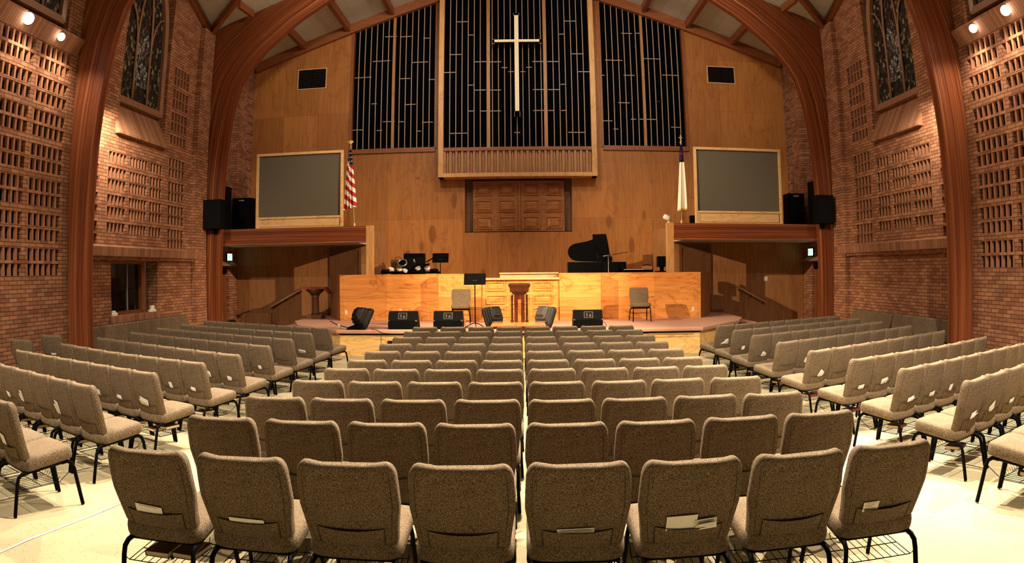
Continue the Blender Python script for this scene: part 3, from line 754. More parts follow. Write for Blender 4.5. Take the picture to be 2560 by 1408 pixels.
# cross
YX = 20.95
cr = thing('wall_cross', 'tall cream-white cross hanging in front of the central organ grille', 'cross', (0, 0, 0))
x0, z0 = atY(1286.5, 38, YX); x1, z1 = atY(1297, 277, YX); cxm = (x0 + x1) / 2; hw = .066
xa, za = atY(1236, 102, YX); xb, _ = atY(1348, 102, YX)
c = MB(); c.box(cxm - hw, cxm + hw, YX, YX + .06, z1, z0); c.box(xa, cxm - hw, YX, YX + .06, za - hw * .6, za + hw * .6); c.box(cxm + hw, xb, YX, YX + .06, za - hw * .6, za + hw * .6)
c.build('cross_face', M['cross'], cr)
c = MB(); e = .17
c.box(cxm - hw * 1.25, cxm + hw * 1.25, YX + .065, YX + .14, z1 - e, z0 + e * .6); c.box(xa - .07, xb + .07, YX + .065, YX + .14, za - hw * 1.1, za + hw * 1.1)
c.build('cross_backing', M['black_cloth'], cr)
c = MB()
for d in (-1, 1):
    for a_, b_ in ((z1 - e, z1 - .01), (z0 + .01, z0 + e * .6)): MB().box(cxm + d * hw * 1.3 - .006, cxm + d * hw * 1.3 + .006, YX + .05, YX + .12, a_, b_).build('edge_strip', M['bars'], cr)
    for xx in (xa - .07, xb): MB().box(xx, xx + .07, YX + .05, YX + .12, za + d * hw * 1.1 - .006, za + d * hw * 1.1 + .006).build('edge_strip', M['bars'], cr)
MB().box(cxm - .05, cxm + .05, YX + .14, YC + .05, za - .05, za + .05).build('bracket', M['gloss'], cr)

# air vents
for (a, b_, sd) in (((748, 177), (814, 219), 'left'), ((1768, 167), (1836, 209), 'right')):
    x0, z1 = atY(*a, YB); x1, z0 = atY(*b_, YB); v = thing('air_vent', 'black louvred air vent high on the plywood wall to the %s' % sd, 'air vent', (0, 0, 0))
    MB().box(x0, x1, YB - .012, YB - .004, z0, z1).build('backing', M['dark'], v)
    f = MB(); t = .03; f.box(x0 - t, x1 + t, YB - .03, YB, z1, z1 + t); f.box(x0 - t, x1 + t, YB - .03, YB, z0 - t, z0); f.box(x0 - t, x0, YB - .03, YB, z0, z1); f.box(x1, x1 + t, YB - .03, YB, z0, z1); f.build('frame', M['oakx'], v)
    l = MB()
    for k in range(9):
        z = z0 + (k + .5) * (z1 - z0) / 9; l.box(x0, x1, YB - .024, YB - .012, z - .012, z + .006)
    l.box((x0 + x1) / 2 - .008, (x0 + x1) / 2 + .008, YB - .027, YB - .012, z0, z1); l.build('louvres', M['blackmetal'], v)

# ------------------------------------------------------------------ balconies left and right
BY, BZ0, BZ1 = 18.5, 2.76, 3.22
for s in (-1, 1):
    sd = 'left' if s < 0 else 'right'
    bal = thing('balcony', '%s balcony with laminated beam front and pale oak end post' % sd, 'balcony', (0, 0, 0))
    mb = MB(); x0, x1 = s * 4.24, s * 9.0; L = abs(x1 - x0)
    vs = [(x0, BY, BZ0), (x1, BY, BZ0), (x1, BY, BZ1), (x0, BY, BZ1), (x0, BY + .2, BZ0), (x1, BY + .2, BZ0), (x1, BY + .2, BZ1), (x0, BY + .2, BZ1)]
    uv = [(0, 40), (L, 40), (L, 40.48), (0, 40.48)] * 2
    fs = [(0, 1, 2, 3), (7, 6, 5, 4), (3, 2, 6, 7), (1, 0, 4, 5), (0, 3, 7, 4), (2, 1, 5, 6)]
    mb.add(vs, fs if s > 0 else [f_[::-1] for f_ in fs], 0, False, uv); mb.build('front_beam', M['glulam'], bal)
    MB().box(s * 4.62, s * 9.04, BY + .2, 20.58, BZ0 + .02, BZ1 - .01).build('floor_slab', M['ceil'], bal)
    MB().box(s * 4.05, s * 4.235, BY + .015, BY + .22, 1.2, BZ1 + .01).build('end_post', M['oak'], bal)
    # lower wall under the balcony and its door
    YL = 20.6
    dw = [(5.87, 9.04)]
    lw = MB(); lw.box(s * 4.24, s * 9.04, YL, YL + .06, 0, BZ1 - .02); lw.box(s * 4.24, s * 4.30, YL + .06, 21.79, 0, BZ1 - .02); struct(lw.build('wall_under_' + sd, M['ply_low']))
    dd = struct(MB().box(s * 4.95, s * 5.80, YL - .03, YL, PZ, 2.62).build('door_%d' % (3 if s < 0 else 4), M['dark_door']))
    fr = MB(); fr.box(s * 4.87, s * 4.95, YL - .05, YL, PZ, 2.62); fr.box(s * 5.80, s * 5.88, YL - .05, YL, PZ, 2.62); fr.box(s * 4.87, s * 5.88, YL - .05, YL, 2.62, 2.70); fr.build('door_frame', M['dark_door'], dd)
    MB().lathe([(.025, 0), (.03, .03), (.012, .05)], 0, 0, 10).xf(Matrix.Translation((s * 5.72, YL - .03, 1.55)) @ Matrix.Rotation(PI / 2, 4, 'X')).build('door_knob', M['greymetal'], dd)
    bb = MB(); bb.box(s * 5.9, s * 6.3, YL - .02, YL, PZ, PZ + .1); struct(bb.build('baseboard_' + sd, M['dark_door']))
    # stair down from the platform to the floor
    st = thing('stair', 'short flight of steps from the %s end of the platform' % sd, 'stairs', (0, 0, 0))
    for k in range(3): MB().box(s * (6.32 + k * .3), s * (6.62 + k * .3), 18.4, YL - .01, 0, PZ - .15 * (k + 1)).build('step', M['stage_carpet'], st, .01)
    # handrail
    h = thing('handrail', 'sloping wooden handrail on the wall under the %s balcony' % sd, 'handrail', (0, 0, 0))
    (a, za), (b_, zb_) = (atY(752, 724, YL - .09), atY(677, 768, YL - .09)) if s < 0 else (atY(1840, 715, YL - .09), atY(1916, 757, YL - .09))
    dv = Vector((b_ - a, 0, zb_ - za)); r = MB()
    nrm = Vector((0, 1, 0)); up = dv.cross(nrm).normalized() * .03
    P0, P1 = Vector((a, YL - .09, za)), Vector((b_, YL - .09, zb_))
    r.tube([P0, P1], .03, 10); r.build('rail', M['oakx'], h)
    for t in (.1, .5, .9):
        p = P0.lerp(P1, t); q_ = MB(); q_.tube([p + Vector((0, .0, -.02)), p + Vector((0, .04, -.08)), p + Vector((0, .088, -.09))], .01, 6); q_.build('bracket', M['blackmetal'], h)
    # exit sign on the brick return
    zz = 2.46; yy = 19.9
    ex = thing('exit_sign', 'lit green and white EXIT sign on the brick under the %s balcony' % sd, 'exit sign', (s * (WX - .035), yy, zz))
    MB().box(-.03, .03, -.2, .2, -.125, .125).build('housing', M['blackbox'], ex, .008)
    MB().box(-.034 * 1.0, .034, -.18, .18, -.105, .105).build('lit_face', M['exit_lit'], ex)
    cu = bpy.data.curves.new('exit_letters', 'FONT'); cu.body = 'EXIT'; cu.size = .16; cu.align_x = 'CENTER'; cu.align_y = 'CENTER'; cu.extrude = .002
    to = bpy.data.objects.new('exit_letters', cu); COL.objects.link(to); cu.materials.append(M['exit_green']); to.parent = ex
    bpy.context.view_layer.update()
    me_ = bpy.data.meshes.new_from_object(to.evaluated_get(bpy.context.evaluated_depsgraph_get())); bpy.data.objects.remove(to)
    to = bpy.data.objects.new('exit_letters', me_); COL.objects.link(to); to.parent = ex
    to.location = (-s * .037, 0, 0); to.rotation_euler = (PI / 2, 0, -s * PI / 2)
    # dark door closer / lamp under the hood
    lm = MB(); lm.lathe([(.05, 0), (.09, .05), (.09, .16), (.06, .2)], 0, 0, 12)
    lm.xf(Matrix.Translation((s * (WX - .12), 19.35, 1.93))); tag(lm.build('hood_lamp', M['blackmetal']), 'small black lamp hanging under the brick hood below the %s balcony' % sd, 'lamp')
    # projection screen
    YS = 18.95
    sc = thing('projection_screen', 'grey projection screen in a pale oak frame on the %s balcony' % sd, 'screen', (0, 0, 0))
    pxs = ((640, 380), (857, 380), (646, 541), (857, 571)) if s < 0 else ((1737, 370), (1953, 370), (1745, 528), (1957, 557))
    xL = atY(pxs[0][0], 460, YS)[0]; xR = atY(pxs[1][0] + (0 if s < 0 else 1), 460, YS)[0]; zT = atY((pxs[0][0] + pxs[1][0]) / 2, pxs[0][1], YS)[1]; zS = atY((pxs[0][0] + pxs[1][0]) / 2, pxs[2][1], YS)[1]
    f = MB(); t = .075
    f.box(xL, xL + t, YS, YS + .1, BZ1, zT); f.box(xR - t, xR, YS, YS + .1, BZ1, zT); f.box(xL + t, xR - t, YS, YS + .1, zT - t, zT); f.box(xL + t, xR - t, YS, YS + .1, zS - .06, zS); f.box(xL + t, xR - t, YS, YS + .1, BZ1, BZ1 + .06)
    f.build('oak_frame', M['oakx'], sc, .006)
    MB().box(xL + t, xR - t, YS + .05, YS + .07, zS, zT - t).build('screen_cloth', M['screen'], sc)
    MB().box(xL + t + .03, xR - t - .03, YS + .02, YS + .09, BZ1 + .07, zS - .07).build('screen_box', M['oakx'], sc, .01)
    MB().box(xL + t, xL + t + .05, YS + .01, YS + .04, BZ1 + .06, zS - .06).build('box_end', M['oakx'], sc)
    # loudspeaker hung on the arch
    px = ((508, 500), (552, 572)) if s < 0 else ((2041, 487), (2086, 560))
    YA = 17.78; (xa, za), (xb, zb_) = atY(*px[0], YA), atY(*px[1], YA)
    lsx, lsz = (xa + xb) / 2, (za + zb_) / 2; hw_, hh_ = (xb - xa) / 2, (za - zb_) / 2
    ls = thing('wall_loudspeaker', 'black loudspeaker box mounted on the far %s arch' % sd, 'loudspeaker', (lsx, YA, lsz))
    MB().box(-hw_, hw_, 0, .27, -hh_, hh_).build('cabinet', M['blackbox'], ls, .015)
    MB().box(-hw_ + .02, hw_ - .02, -.008, .0, -hh_ + .02, hh_ - .02).build('grille', M['blackcloth2'], ls)
    MB().box(-.05, .05, .2, .34, -hh_ - .12, -hh_).build('bracket', M['blackmetal'], ls)
    # big speakers on the balcony floor
    px = ((580, 496), (628, 568)) if s < 0 else ((1970, 483), (2013, 556))
    YP = 19.6; (xa, za), (xb, zb_) = atY(*px[0], YP), atY(*px[1], YP)
    pa = thing('floor_loudspeaker', 'tall black loudspeaker with a pale badge standing on the %s balcony' % sd, 'loudspeaker', ((xa + xb) / 2, YP, BZ1))
    w2 = (xb - xa) / 2; hh_ = za - BZ1
    MB().box(-w2, w2, 0, .45, 0, hh_).build('cabinet', M['blackbox'], pa, .02)
    MB().box(-w2 + .03, w2 - .03, -.012, 0, .05, hh_ - .03).build('grille', M['blackcloth2'], pa)
    bd = MB()
    for k in range(5): bd.box(-.09 + k * .037, -.065 + k * .037, -.018, -.012, hh_ - .1, hh_ - .07 + (.012 if k in (0, 3) else 0))
    bd.build('badge', M['white'], pa)
    tag(MB().box(s * 8.75, s * 9.0, 18.9, 19.5, BZ1, BZ1 + 1.35).build('speaker_back_box', M['blackbox'], None, .02), 'dark equipment case beside the tall speaker on the %s balcony' % sd, 'equipment case')  # black box added in place of the shadow behind the speaker
# small black monitor box and white spotlight on the right balcony
x, z = atY(1732, 547, 19.7); tag(MB().box(x - .06, x + .12, 19.7, 19.9, BZ1, z + .1).build('monitor_box', M['blackbox'], None, .01), 'small black box between the white flag and right screen', 'speaker box')
x, z = atY(1667, 548, 18.6); pj = thing('adjustable_floodlight', 'small white floodlight on top of the right balcony post', 'floodlight', (x, 18.6, BZ1 + .01))
MB().lathe([(.045, 0), (.045, .02), (.015, .03), (.015, .09)], .05, 0, 12).build('base', M['white'], pj)
MB().lathe([(.05, -.11), (.075, -.05), (.075, .06), (.05, .10)], 0, 0, 14).xf(Matrix.Translation((0, 0, .15)) @ Matrix.Rotation(-1.15, 4, 'Y')).build('lamp_head', M['white'], pj)

# flags
def flag(label, px_top, px_bot, Y, kind):
    x0, z0 = atY(*px_top, Y); x1, z1 = atY(*px_bot, Y); fl_ = thing('flag', label, 'flag', (x1, Y, BZ1))
    H = z0 - BZ1; dx = x0 - x1
    MB().tube([(0, 0, .03), (dx * .97, 0, H - .1)], .014, 8).build('pole', M['brass'], fl_)
    MB().lathe([(.16, 0), (.15, .025), (.05, .05), (.025, .12), (.02, .16)], 0, 0, 18).build('stand', M['brass'], fl_)
    e = MB()
    if kind == 'stars':
        e.lathe([(.015, H - .12), (.035, H - .09), (.015, H - .06), (.02, H - .03), (.03, H), (.01, H + .02)], dx, 0, 10)
        for d in (-1, 1): e.add([(dx, 0, H - .04), (dx + d * .07, 0, H + .01), (dx + d * .085, .01, H - .05), (dx + d * .03, .01, H - .075)], [(0, 1, 2, 3)])
    else:
        e.lathe([(.015, H - .2), (.03, H - .17), (.012, H - .14)], dx, 0, 10); e.box(dx - .012, dx + .012, -.01, .01, H - .15, H + .05); e.box(dx - .05, dx + .05, -.01, .01, H - .04, H - .014)
    e.build('finial', M['brass'], fl_)
    # cloth hanging in folds from the pole top
    nu, nv = 28, 30; vs = []; uv = []
    drop = 1.72 if kind == 'stars' else 1.95; zt_ = H - .24
    for j in range(nv + 1):
        v = j / nv
        spread = .05 + (.30 if kind == 'stars' else .25) * v ** .75
        for i in range(nu + 1):
            u = i / nu
            zz = zt_ - v * drop - (.10 * u if kind == 'stars' else -.05 * u) * v
            side = -1 if kind == 'stars' else .35
            xx = dx * (zz / H) + (side * spread * (u - .25) if kind == 'stars' else spread * (u - .45)) + .015 * math.sin(u * 9 + v * 2)
            yy = -.04 + .05 * math.sin(u * (21 if kind == 'stars' else 10) + v * 1.5) * (.3 + v)
            vs.append((xx, yy, zz)); uv.append((u, v))
    fs = [(j * (nu + 1) + i, j * (nu + 1) + i + 1, (j + 1) * (nu + 1) + i + 1, (j + 1) * (nu + 1) + i) for j in range(nv) for i in range(nu)]
    m = MB(); m.add(vs, fs, 0, True, uv)
    q = N(kind + '_flag_cloth', .8, .1)
    uvn = q.n('ShaderNodeUVMap'); sp = q.n('ShaderNodeSeparateXYZ'); q.l(uvn.outputs[0], sp.inputs[0])
    def math_(op, a, b=None):
        w = q.n('ShaderNodeMath', operation=op)
        for k, t in enumerate((a, b)):
            if t is None: continue
            if isinstance(t, bpy.types.NodeSocket): q.l(t, w.inputs[k])
            else: w.inputs[k].default_value = t
        return w.outputs[0]
    u_, v_ = sp.outputs[0], sp.outputs[1]
    if kind == 'stars':
        d_ = math_('ADD', math_('MULTIPLY', v_, 6.5), math_('MULTIPLY', u_, 1.2))
        stripe = math_('GREATER_THAN', math_('FRACT', d_), .5)
        c = q.mix((.42, .03, .03), (.80, .74, .66), stripe)
        vo = q.n('ShaderNodeTexVoronoi'); vo.inputs['Scale'].default_value = 14; vo.inputs['Randomness'].default_value = .2; q.l(uvn.outputs[0], vo.inputs['Vector'])
        star = math_('LESS_THAN', vo.outputs['Distance'], .22)
        blue = q.mix((.012, .014, .05), (.7, .66, .6), star)
        c = q.mix(c, blue, math_('LESS_THAN', math_('ADD', v_, math_('MULTIPLY', u_, .1)), .30))
    else:
        c = q.mix((.85, .80, .68), (.012, .016, .06), math_('LESS_THAN', v_, .27))
        cr1 = math_('MULTIPLY', math_('LESS_THAN', math_('ABSOLUTE', math_('SUBTRACT', u_, .45)), .09), math_('LESS_THAN', math_('ABSOLUTE', math_('SUBTRACT', v_, .16)), .075))
        cr2 = math_('MULTIPLY', math_('LESS_THAN', math_('ABSOLUTE', math_('SUBTRACT', u_, .45)), .26), math_('LESS_THAN', math_('ABSOLUTE', math_('SUBTRACT', v_, .14)), .018))
        c = q.mix(c, (.45, .03, .03), math_('MAXIMUM', cr1, cr2))
        c = q.mix(c, (.7, .5, .16), math_('GREATER_THAN', v_, .975))
    q.col(c)
    m.build('flag_cloth', q.m, fl_)
flag('striped flag with a starry blue corner on a pole beside the left screen', (877, 352), (886, 562), 19.4, 'stars')
flag('white flag with blue corner and red cross on a pole beside the right screen', (1701, 342), (1704, 554), 19.4, 'cross')

# ------------------------------------------------------------------ choir wall on the platform
CZ = 1.87
cw = thing('choir_wall', 'bright plywood choir wall across the back of the platform', 'choir wall', (0, 0, 0))
ctr = 18.06; wing = 18.42
def wallpiece(name, poly, z1, mat='choir'): return MB().prism(poly, PZ, z1, 'z').build(name, M[mat], cw, .004)
wallpiece('wing_panel', [(-4.98, wing), (-2.18, wing), (-2.18, wing + .08), (-4.98, wing + .08)], CZ)
wallpiece('wing_panel', [(2.14, wing), (4.97, wing), (4.97, wing + .08), (2.14, wing + .08)], CZ)
wallpiece('end_panel', [(-4.98, wing), (-4.98, wing + .08), (-5.56, 19.8), (-5.64, 19.8)], CZ, 'ply_low')  # darker plywood on both end panels puts their shade into the colour
wallpiece('end_panel', [(4.97, wing), (5.64, 19.8), (5.56, 19.8), (4.97, wing + .08)], CZ, 'ply_low')
wallpiece('centre_panel', [(-2.17, ctr), (-1.03, ctr), (-1.03, ctr + .4), (-2.17, ctr + .4)], CZ)
wallpiece('centre_panel', [(1.03, ctr), (2.13, ctr), (2.13, ctr + .4), (1.03, ctr + .4)], CZ)
gate = MB(); gate.box(-1.02, 1.02, ctr + .04, ctr + .1, PZ, 1.70); gt = gate.build('panelled_front', M['choir'], cw)
MB().box(-1.03, 1.03, ctr - .03, ctr + .16, 1.70, 1.755).build('cap_rail', M['oakx'], cw, .006)
for r in range(3):
    for c in range(3):
        x0 = -.90 + c * .62; x1 = x0 + .50; z1 = 1.64 - r * .345; z0 = z1 - .235
        p = MB(); vs = []
        for ins, yy in ((0, ctr + .04), (0, ctr + .015), (.02, ctr + .015), (.03, ctr + .05), (.075, ctr + .022), (.085, ctr + .022)):
            vs += [(x0 + ins, yy, z0 + ins), (x1 - ins, yy, z0 + ins), (x1 - ins, yy, z1 - ins), (x0 + ins, yy, z1 - ins)]
        fs = [(4 * L + i, 4 * L + (i + 1) % 4, 4 * (L + 1) + (i + 1) % 4, 4 * (L + 1) + i) for L in range(5) for i in range(4)] + [(20, 21, 22, 23)]
        p.add(vs, fs); p.build('raised_panel', M['choir'], gt)
# reading desk behind the gate
dk = MB(); x0, z1 = atY(1250, 683, 18.5); x1 = atY(1394, 683, 18.5)[0]
d_ = thing('reading_desk', 'pale oak reading desk showing above the panelled choir front', 'desk', (0, 0, 0))
MB().box(x0, x1, 18.5, 18.56, 1.2, z1 - .03).build('front', M['oakx'], d_)
MB().box(x0 - .02, x1 + .02, 18.46, 19.0, z1 - .03, z1 + .01).build('top', M['oakx'], d_, .006)
for x in (x0, x1 - .05): MB().box(x, x + .05, 18.56, 18.98, 1.2, z1 - .03).build('side', M['oak'], d_)
# choir floor behind
struct(MB().box(-5.0, 5.0, wing + .1, 21.78, PZ, 1.19).build('floor_choir', M['stage_carpet']))
def plate(label, px, py, Y, w=.075, h=.12):
    x, z = atY(px, py, Y); t = thing('wall_outlet', label, 'wall outlet', (x, Y, z))
    MB().box(-w / 2, w / 2, -.008, 0, -h / 2, h / 2).build('cover_plate', M['white'], t, .003)
    MB().box(-.015, .015, -.011, -.008, -.04, -.012).build('socket', M['pages'], t); MB().box(-.015, .015, -.011, -.008, .012, .04).build('socket', M['pages'], t)
plate('white outlet low on the left end of the choir wall', 865, 781, wing)
plate('white outlet on the choir wall above the left flat monitor', 1000, 778, wing)
plate('white outlet low on the right end of the choir wall', 1733, 773, wing)
plate('beige switch plate on the plywood above the right handrail', 1914, 697, 20.6, .13, .13)

# ------------------------------------------------------------------ stage equipment
def wedge_front(label, px, py_top, py_bot, Y, hw=.335):
    x, zt_ = atY(px, py_top, Y); t = thing('floor_monitor', label, 'stage monitor', (x, Y, PZ)); h = .41
    prof = [(0, 0), (.52, 0), (.52, .12), (.30, h), (.12, h), (.0, .20)]
    m = MB(); m.prism([(p[0], p[1]) for p in prof], -hw, hw, 'x'); m.build('cabinet', M['blackbox'], t, .012)
    f = MB(); sl_ = math.atan2(.12, h - .20)
    Mx = Matrix.Translation((0, .0, .20)) @ Matrix.Rotation(-sl_, 4, 'X')
    f.box(-hw * .30, hw * .30 * 1.1, -.012, 0, .035, .20); fo = f.xf(Mx).build('jack_plate_frame', M['darkgrey'], t)
    g_ = MB(); g_.box(-hw * .25, hw * .27, -.016, -.012, .05, .185); g_.xf(Mx).build('jack_recess', M['dark'], t)
    k = MB(); k.box(-.045, -.02, -.03, -.016, .06, .15); k.box(.02, .06, -.03, -.016, .055, .12); k.xf(Mx).build('handle', M['darkgrey'], t)
    for d in (-1, 1):
        c = MB(); c.box(d * (hw + .004), d * (hw - .03), -.006, .03, .185, .215); c.build('corner', M['greymetal'], t)
    cb = MB(); cb.tube([(hw, .1, .14), (hw + .06, .06, .12), (hw + .08, .02, .04), (hw + .05, 0, .008), (hw + .02, -.02, .006)], .006, 6); cb.build('cable', M['blackmetal'], t)
    return t
wedge_front('flat black floor monitor second from the left on the platform edge', 1005, 783, 827, 15.55)
wedge_front('flat black floor monitor beside the tall music stand', 1119, 782, 826, 15.55)
wedge_front('flat black floor monitor at the right end of the row', 1471, 780, 824, 15.55)
def wedge_back(label, px, Y, rz_, grey=False, sc=.88):
    x, _ = atY(px, 800, Y); t = thing('floor_monitor', label, 'stage monitor', (x, Y, PZ), rz_)
    # moulded cabinet: wide baffle, ribbed tapering back
    a = math.radians(42)
    def ring_set(spec):
        out = []
        for d, w, h in spec:
            r = []
            for k in range(24):
                th = 2 * PI * (k + .5) / 24; ex = .28
                r.append((w * math.copysign(abs(math.cos(th)) ** ex, math.cos(th)), d, h * math.copysign(abs(math.sin(th)) ** ex, math.sin(th))))
            out.append(r)
        return out
    front = ring_set(((0, .215, .285), (.02, .235, .305), (.08, .235, .305), (.10, .225, .295), (.115, .20, .26)))
    back = ring_set(((.10, .205, .265), (.16, .195, .25), (.17, .175, .22), (.20, .172, .215), (.21, .19, .24), (.25, .185, .235), (.26, .155, .195), (.30, .15, .185), (.31, .165, .205), (.34, .155, .19), (.36, .12, .145), (.42, .09, .10)))
    Mx = Matrix.Translation((0, 0, .335)) @ Matrix.Rotation(PI, 4, 'Z') @ Matrix.Rotation(a * .75, 4, 'X')
    m1 = MB().rings(front).xf(Mx); m2 = MB().rings(back).xf(Mx); zmin = min(p[2] for p in m1.v + m2.v)
    for m in (m1, m2): m.v = [(p[0] * sc, p[1] * sc, (p[2] - zmin) * sc) for p in m.v]
    for m in (m1, m2): m.sm = [False] * len(m.sm)
    m1.build('baffle', M['moulded'], t, .008); m2.build('moulded_back', M['moulded_grey'] if grey else M['moulded'], t, .006)
    h_ = MB(); h_.tube([(-.08, -.13, .0), (-.07, -.22, .015), (.07, -.22, .015), (.08, -.13, .0)], .013, 6); h_.xf(Matrix.Translation((0, 0, .49 * sc))); h_.build('handle', M['moulded'], t)
    return t
wedge_back('angled black moulded monitor at the left end of the platform edge', 914, 15.62, -.65)
wedge_back('angled black moulded monitor just left of the wooden lectern', 1228, 15.75, .55)
wedge_back('angled black monitor with grey moulded back right of the lectern', 1368, 15.75, -.6, True)
x, _ = atY(886, 824, 15.5); bx = MB(); bx.prism([(-.20, 0), (.16, 0), (.16, .08), (.0, .11), (-.14, .06)], 15.45, 15.62, 'y', 0); tag(bx.build('foot_pedal', M['blackbox'], None, .01, (x, 0, PZ)), 'low black pedal on the platform edge by the left angled monitor', 'pedal')
x, z = atY(848, 818, 15.5); tag(MB().lathe([(.032, 0), (.042, .12), (.042, .125), (.038, .125), (.03, .02)], 0, 0, 14).build('paper_cup', M['pages'], None, 0, (x, 15.5, PZ)), 'small tan cup on the left corner of the platform', 'cup')
def cable(name, label, pts, r=.008):
    m = MB(); P_ = [Vector(p) for p in pts]; out = []
    for i in range(len(P_) - 1):
        for k in range(6):
            t = k / 6; p0 = P_[max(i - 1, 0)]; p1 = P_[i]; p2 = P_[i + 1]; p3 = P_[min(i + 2, len(P_) - 1)]
            out.append(.5 * ((2 * p1) + (p2 - p0) * t + (2 * p0 - 5 * p1 + 4 * p2 - p3) * t * t + (3 * p1 - p0 - 3 * p2 + p3) * t ** 3))
    out.append(P_[-1]); m.tube(out, r, 6); tag(m.build(name, M['blackmetal']), label, 'cable')
cable('audio_cable', 'black cable along the platform from the left choir wing to the angled monitor', [(-5.2, 18.2, PZ + .01), (-4.7, 17.0, PZ + .01), (-4.15, 16.0, PZ + .01), (-3.95, 15.8, PZ + .01)])
cable('audio_cable', 'black cable drooping over the platform lip at the left', [(-3.45, 15.5, PZ + .01), (-3.3, 15.33, PZ + .01), (-3.1, 15.31, PZ - .07), (-2.7, 15.31, PZ - .085), (-2.2, 15.31, PZ - .06)], .006)
cable('audio_cable', 'black cable sagging under the platform lip at the right', [(1.9, 15.33, PZ - .1), (2.6, 15.33, PZ - .115), (3.3, 15.33, PZ - .1), (4.0, 15.33, PZ - .11)], .012)

# music stands
def music_stand(label, px, pbase, ptop, pbot, wpx, Y, zbase, slim=False):
    x, _ = atY(px, pbase, Y); zt_, zb_ = atY(px, ptop, Y)[1] - zbase, atY(px, pbot, Y)[1] - zbase; w = wpx * Y / F_PX / 2
    t = thing('music_stand', label, 'music stand', (x, Y, zbase))
    d = MB(); d.prism([(-.012, zb_), (.012, zb_), (.13, zt_), (.106, zt_)], -w, w, 'x'); d.build('desk', M['blackmetal'], t, .005)
    MB().box(-w, w, -.05, .0, zb_ - .01, zb_ + .004).build('ledge', M['blackmetal'], t)
    MB().tube([(0, .03, .10), (0, .03, zb_ + .08)], .012, 8).build('pole', M['blackmetal'], t)
    for dx in (-.028, .028): MB().lathe([(.012, 0), (.013, .03)], dx, .0, 8).build('clamp_screw', M['darkgrey'], t, 0, (0, .02, zb_ + .07))
    for a in (90, 210, 330):
        a = math.radians(a); l = MB(); l.tube([(0, .03, .12), (.12 * math.cos(a), .03 + .12 * math.sin(a), .09), (.28 * math.cos(a), .03 + .28 * math.sin(a), .012)], .011, 6); l.build('leg', M['blackmetal'], t)
music_stand('tall black music stand on the platform left of the lectern', 1188, 820, 684, 711, 55, 15.9, PZ)
music_stand('black music stand standing among the drums behind the choir wall', 1101, 690, 633, 656, 41, 20.5, 1.19)

# lectern
x, _ = atY(1299, 806, 17.0); le = thing('lectern', 'dark cherry wood lectern at the centre of the platform', 'lectern', (x, 17.0, PZ))
lz = atY(1299, 708, 17.0)[1] - PZ; k_ = lz / 1.02
def lbox(n, w, d, z0, z1, m='cherry', bev=.008): return MB().box(-w, w, -d, d, z0 * k_, z1 * k_).build(n, M[m], le, bev)
lbox('base', .23, .20, 0, .05); lbox('column', .13, .12, .05, .74)
MB().box(-.04, .04, -.125, -.119, .06 * k_, .62 * k_).build('inlay', M['cherry_lite'], le)
for d in (-1, 1):
    MB().lathe([(.035, .05 * k_), (.04, .08 * k_), (.025, .12 * k_), (.03, .3 * k_), (.022, .55 * k_), (.034, .66 * k_), (.022, .70 * k_), (.034, .74 * k_)], d * .185, -.06, 12).build('side_post', M['cherry'], le)
m = MB()
for (w0, z0, w1, z1) in ((.15, .74, .20, .80), (.225, .80, .235, .90), (.235, .90, .27, .955), (.275, .955, .275, .99), (.26, .99, .25, 1.02)):
    vs = [(sx * w, sy * w * .85, z * k_) for w, z in ((w0, z0), (w1, z1)) for sx, sy in ((-1, -1), (1, -1), (1, 1), (-1, 1))]
    m.add(vs, [(3, 2, 1, 0), (4, 5, 6, 7), (0, 1, 5, 4), (1, 2, 6, 5), (2, 3, 7, 6), (3, 0, 4, 7)])
m.build('reading_top', M['cherry'], le)
dt = MB()
for k in range(14): dt.box(-.215 + k * .032, -.20 + k * .032, -.203, -.19, .805 * k_, .825 * k_)
dt.build('dentil_moulding', M['cherry'], le)

# communion table below the platform
tb = thing('communion_table', 'polished wooden table standing on the floor before the platform', 'table', (0, 14.65, 0)); tx = atY(1296, 811, 14.65)[0]; tb.location.x = tx
pl = [(-.58, -.33), (-.50, -.40), (.50, -.40), (.58, -.33), (.58, .36), (.50, .43), (-.50, .43), (-.58, .36)]
MB().prism(pl, .76, .80, 'z').build('table_top', M['cherry_lite'], tb, .012)
MB().box(-.46, .46, -.28, .32, .66, .76).build('apron', M['cherry_lite'], tb)
for d in (-1, 1): MB().prism([(-.30, 0), (.34, 0), (.30, .08), (.12, .2), (.10, .5), (.22, .66), (-.18, .66), (-.06, .5), (-.08, .2), (-.26, .08)], d * .42 - .03, d * .42 + .03, 'x').build('leg', M['cherry_lite'], tb, .008)

# pedestal stand by the left stairs
px_, _ = atY(789, 790, 19.2); ps = thing('pedestal_stand', 'dark wooden pedestal with a broad reddish top by the left stairs', 'pedestal', (px_, 19.2, PZ))
MB().box(-.24, .24, -.2, .2, 0, .12).build('base', M['dark_door'], ps, .01)
MB().lathe([(.13, .12), (.115, .18), (.11, .62), (.13, .68)], 0, 0, 8).build('shaft', M['dark_door'], ps)
MB().lathe([(.13, .68), (.16, .72), (.28, .82), (.29, .86)], 0, 0, 4).build('capital', M['dark_door'], ps)
tp = MB(); tp.prism([(-.42, .88), (.30, .88), (.44, .72), (.47, .74), (.33, .915), (-.42, .915)], -.2, .22, 'y'); tp.build('top_board', M['redtop'], ps)
cbx, cbz = atY(640, 795, 19.6)
cb_ = thing('low_cabinet', 'low dark wooden cabinet on the floor under the left balcony', 'cabinet', (cbx, 19.5, 0))
MB().box(-.40, .40, 0, .45, 0, .74).build('body', M['dark_door'], cb_, .01); MB().box(-.30, .30, -.015, 0, .08, .66).build('door', M['dark_door'], cb_, .006); MB().box(-.46, -.36, -.03, .47, 0, .68).build('side', M['dark_door'], cb_, .006)

